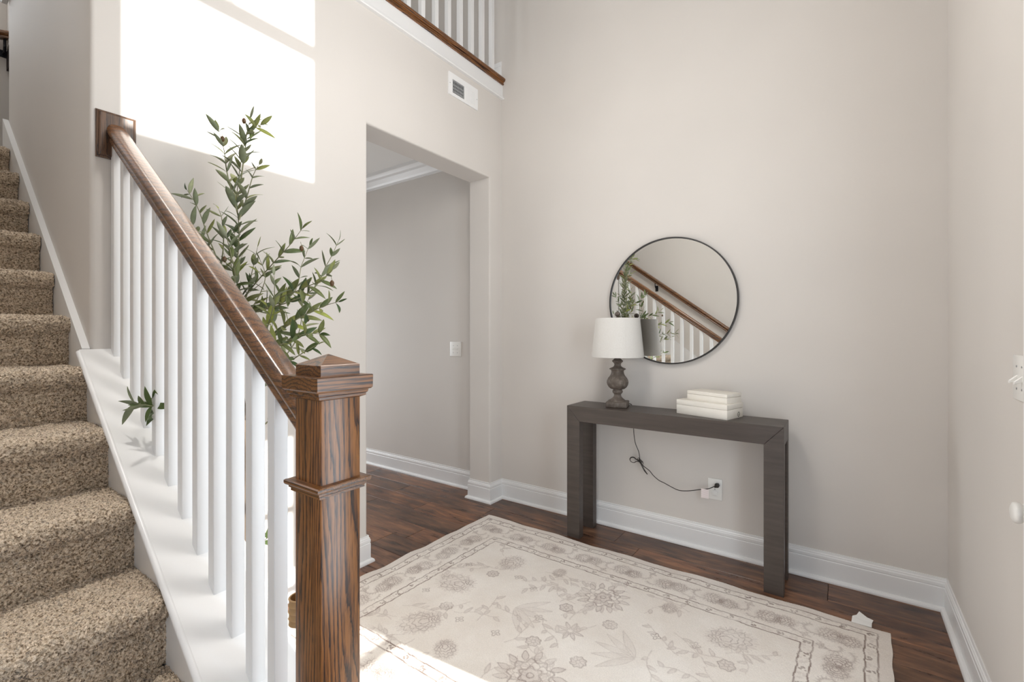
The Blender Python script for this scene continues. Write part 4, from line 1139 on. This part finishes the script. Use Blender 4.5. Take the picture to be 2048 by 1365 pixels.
def add_leaf(pos, direction, up, length):
    y = direction.normalized(); x = y.cross(up); x = x.normalized() if x.length > 1e-4 else y.orthogonal().normalized()
    z = x.cross(y)
    R = Matrix((x, y, z)).transposed()
    me_ = lr_.choice(LEAVES); sx_ = length*lr_.uniform(0.9, 1.15); n_leaf[0] += 1
    tipx = (pos + y*length).x                      # keep every leaf clear of the wall
    if tipx < 0.02: return
    if n_leaf[0] <= 300:
        o = bpy.data.objects.new('leaf', me_); COL.objects.link(o); o.parent = ot
        o.rotation_euler = R.to_euler(); o.location = pos - Vector(ot.location); o.scale = (sx_, length, length)
    else:
        extra.append((me_, Matrix.Translation(pos) @ R.to_4x4() @ Matrix.Diagonal((sx_, length, length, 1))))
def twig(pts, leaf_from=0.25, spacing=0.030, length=0.072, r0=0.0032, name='twig', m=None, tip=True):
    P = smooth_path(pts, 8)
    rad = [r0*(1 - 0.75*i/(len(P) - 1)) for i in range(len(P))]
    build(name, MB().tube(P, rad, 6), m or M_STEM, ot, smooth=True)
    d = [0.0]
    for a, b in zip(P, P[1:]): d.append(d[-1] + (b - a).length)
    tot = d[-1]; s = leaf_from*tot; kk = 0; ph = lr_.uniform(0, 6.28)
    while s < tot:
        i = max(j for j in range(len(d)) if d[j] <= s); i = min(i, len(P) - 2)
        f = (s - d[i])/max(1e-6, d[i+1] - d[i]); p = P[i].lerp(P[i+1], f); t = (P[i+1] - P[i]).normalized()
        o1 = t.orthogonal().normalized(); ang = ph + kk*1.57 + lr_.uniform(-0.3, 0.3)
        side = Matrix.Rotation(ang, 3, t) @ o1
        for sg in (1, -1):
            if lr_.random() < 0.06: continue
            dirn = (t*lr_.uniform(0.55, 1.1) + side*sg*lr_.uniform(0.7, 1.0) + Vector((0, 0, lr_.uniform(-0.15, 0.25))))
            up = (t*1.0 - side*sg*0.6 + Vector((0, 0, 0.4)) + Vector((lr_.uniform(-.4, .4), lr_.uniform(-.4, .4), lr_.uniform(-.3, .3))))
            add_leaf(p, dirn, up, 1.32*length*lr_.uniform(0.72, 1.15)*(1 - 0.25*(s/tot)**3))
        s += 1.12*spacing*lr_.uniform(0.85, 1.2); kk += 1
    if tip:
        t = (P[-1] - P[-3]).normalized(); add_leaf(P[-1], t, Vector((lr_.uniform(-1, 1), lr_.uniform(-1, 1), 0.4)), length*0.75)
base0 = Vector((PX, PY, 0.25))
hub = at(455, 640, -2.05); hub2 = at(470, 560, -2.06)
build('trunk', MB().tube(smooth_path([base0, Vector((PX + 0.012, PY - 0.01, 0.6)), Vector((PX - 0.01, PY, 0.95)), hub], 8), [0.016 - 0.009*i/24 for i in range(25)], 10), M_BARK, ot, smooth=True)
build('trunk', MB().tube(smooth_path([base0 + Vector((0.03, 0.02, 0)), Vector((PX + 0.05, PY + 0.03, 0.55)), at(520, 700, -2.0)], 8), [0.012 - 0.006*i/16 for i in range(17)], 10), M_BARK, ot, smooth=True)
hubB = at(520, 700, -2.0)
twig([hub, hub2, at(478, 470, -2.06), at(474, 390, -2.06), at(486, 300, -2.06), at(500, 238, -2.06)], 0.25, 0.030, 0.070)
twig([at(476, 430, -2.06), at(455, 350, -2.10), at(448, 300, -2.12), at(437, 262, -2.13)], 0.15, 0.030, 0.066)
twig([at(482, 360, -2.06), at(490, 300, -2.05), at(496, 265, -2.04), at(522, 250, -2.04)], 0.1, 0.030, 0.064)
twig([at(478, 440, -2.06), at(492, 400, -2.04), at(506, 352, -2.03), at(518, 330, -2.03)], 0.2, 0.036, 0.062)
twig([hub, at(440, 540, -2.13), at(415, 470, -2.18), at(395, 415, -2.21), at(374, 380, -2.225)], 0.25, 0.032, 0.060)
twig([at(425, 500, -2.16), at(405, 480, -2.18), at(385, 450, -2.20), at(368, 440, -2.21)], 0.1, 0.034, 0.056)
twig([at(440, 545, -2.13), at(447, 490, -2.13), at(444, 440, -2.14), at(437, 418, -2.14)], 0.15, 0.036, 0.058)
twig([hub, at(500, 580, -2.0), at(548, 525, -1.97), at(580, 490, -1.96), at(604, 458, -1.95)], 0.2, 0.036, 0.066)
twig([hubB, at(545, 610, -1.97), at(600, 580, -1.95), at(640, 562, -1.94), at(664, 540, -1.93)], 0.25, 0.036, 0.062)
twig([hubB, at(560, 660, -1.99), at(610, 630, -1.98), at(650, 612, -1.97), at(676, 604, -1.96)], 0.2, 0.036, 0.062)
twig([hubB, at(545, 620, -2.03), at(549, 580, -2.04), at(548, 552, -2.04)], 0.25, 0.04, 0.062)
twig([hubB, at(560, 690, -2.04), at(605, 670, -2.05), at(640, 668, -2.05)], 0.25, 0.036, 0.060)
twig([at(535, 740, -2.0), at(575, 725, -2.03), at(608, 705, -2.04), at(634, 690, -2.04)], 0.25, 0.036, 0.055)
twig([hub, at(470, 560, -2.09), at(462, 510, -2.12), at(452, 470, -2.13)], 0.1, 0.036, 0.068)
twig([hub, at(490, 600, -2.03), at(505, 540, -2.02), at(515, 495, -2.02)], 0.2, 0.036, 0.064)
twig([hub, at(500, 620, -2.02), at(530, 560, -2.0), at(520, 520, -2.0)], 0.3, 0.05, 0.060)
twig([Vector((PX - 0.005, PY, 1.05)), Vector((0.30, -1.88, 1.25)), Vector((0.24, -1.80, 1.40)), Vector((0.22, -1.74, 1.50))], 0.3, 0.045, 0.066)
twig([hub, Vector((0.45, -1.92, 1.45)), Vector((0.48, -1.84, 1.58)), Vector((0.50, -1.80, 1.68))], 0.25, 0.045, 0.064)
# towards the balusters, one spray pokes through above the knee wall
twig([Vector((PX, PY, 0.72)), Vector((0.40, -2.20, 0.88)), at(345, 822, -2.34), at(300, 812, -2.425), at(268, 808, -2.455)], 0.74, 0.016, 0.066)
# towards the mirror and the wall behind
twig([hub, Vector((0.30, -1.90, 1.45)), Vector((0.26, -1.82, 1.60)), Vector((0.22, -1.76, 1.70))], 0.2, 0.05, 0.066)
twig([hub, Vector((0.22, -2.05, 1.42)), Vector((0.19, -2.08, 1.58)), Vector((0.18, -2.06, 1.72))], 0.25, 0.05, 0.066)
twig([Vector((PX - 0.005, PY, 0.98)), Vector((0.28, -1.97, 1.15)), Vector((0.21, -1.93, 1.28)), Vector((0.18, -1.90, 1.38))], 0.3, 0.05, 0.066)
twig([Vector((PX, PY, 0.90)), Vector((0.50, -2.06, 1.0)), Vector((0.60, -2.03, 1.07)), Vector((0.68, -2.0, 1.10))], 0.3, 0.05, 0.062)
twig([Vector((PX, PY, 0.55)), Vector((0.50, -2.12, 0.55)), Vector((0.60, -2.14, 0.60))], 0.35, 0.05, 0.058)
for u, v, y in ((488, 242, -2.05), (445, 278, -2.12), (603, 497, -1.94), (664, 567, -1.94), (449, 519, -2.13), (615, 638, -1.96)):
    p = at(u, v, y); mb = MB()
    mb.lathe([(0.0004, -0.012)] + [(0.0078*math.sin(t), -0.0115*math.cos(t)) for t in np.linspace(0.3, 2.85, 9)] + [(0.0004, 0.012)], p, 14)
    ov = build('olive', mb, M_OLIVE, ot, smooth=True, angle=80)
    build('stalk', MB().tube([p + Vector((0, 0, 0.011)), p + Vector((-0.006, 0.0, 0.026))], 0.0009, 5), M_STEM, ov)
if extra:
    mb = MB()
    for me_, M4 in extra:
        n0 = len(mb.bm.verts); mb.bm.from_mesh(me_); mb.bm.verts.ensure_lookup_table()
        bmesh.ops.transform(mb.bm, matrix=M4, verts=mb.bm.verts[n0:])
    build('foliage', mb, [M_LEAF_T, M_LEAF_B], ot, smooth=True, angle=60, kind='stuff')
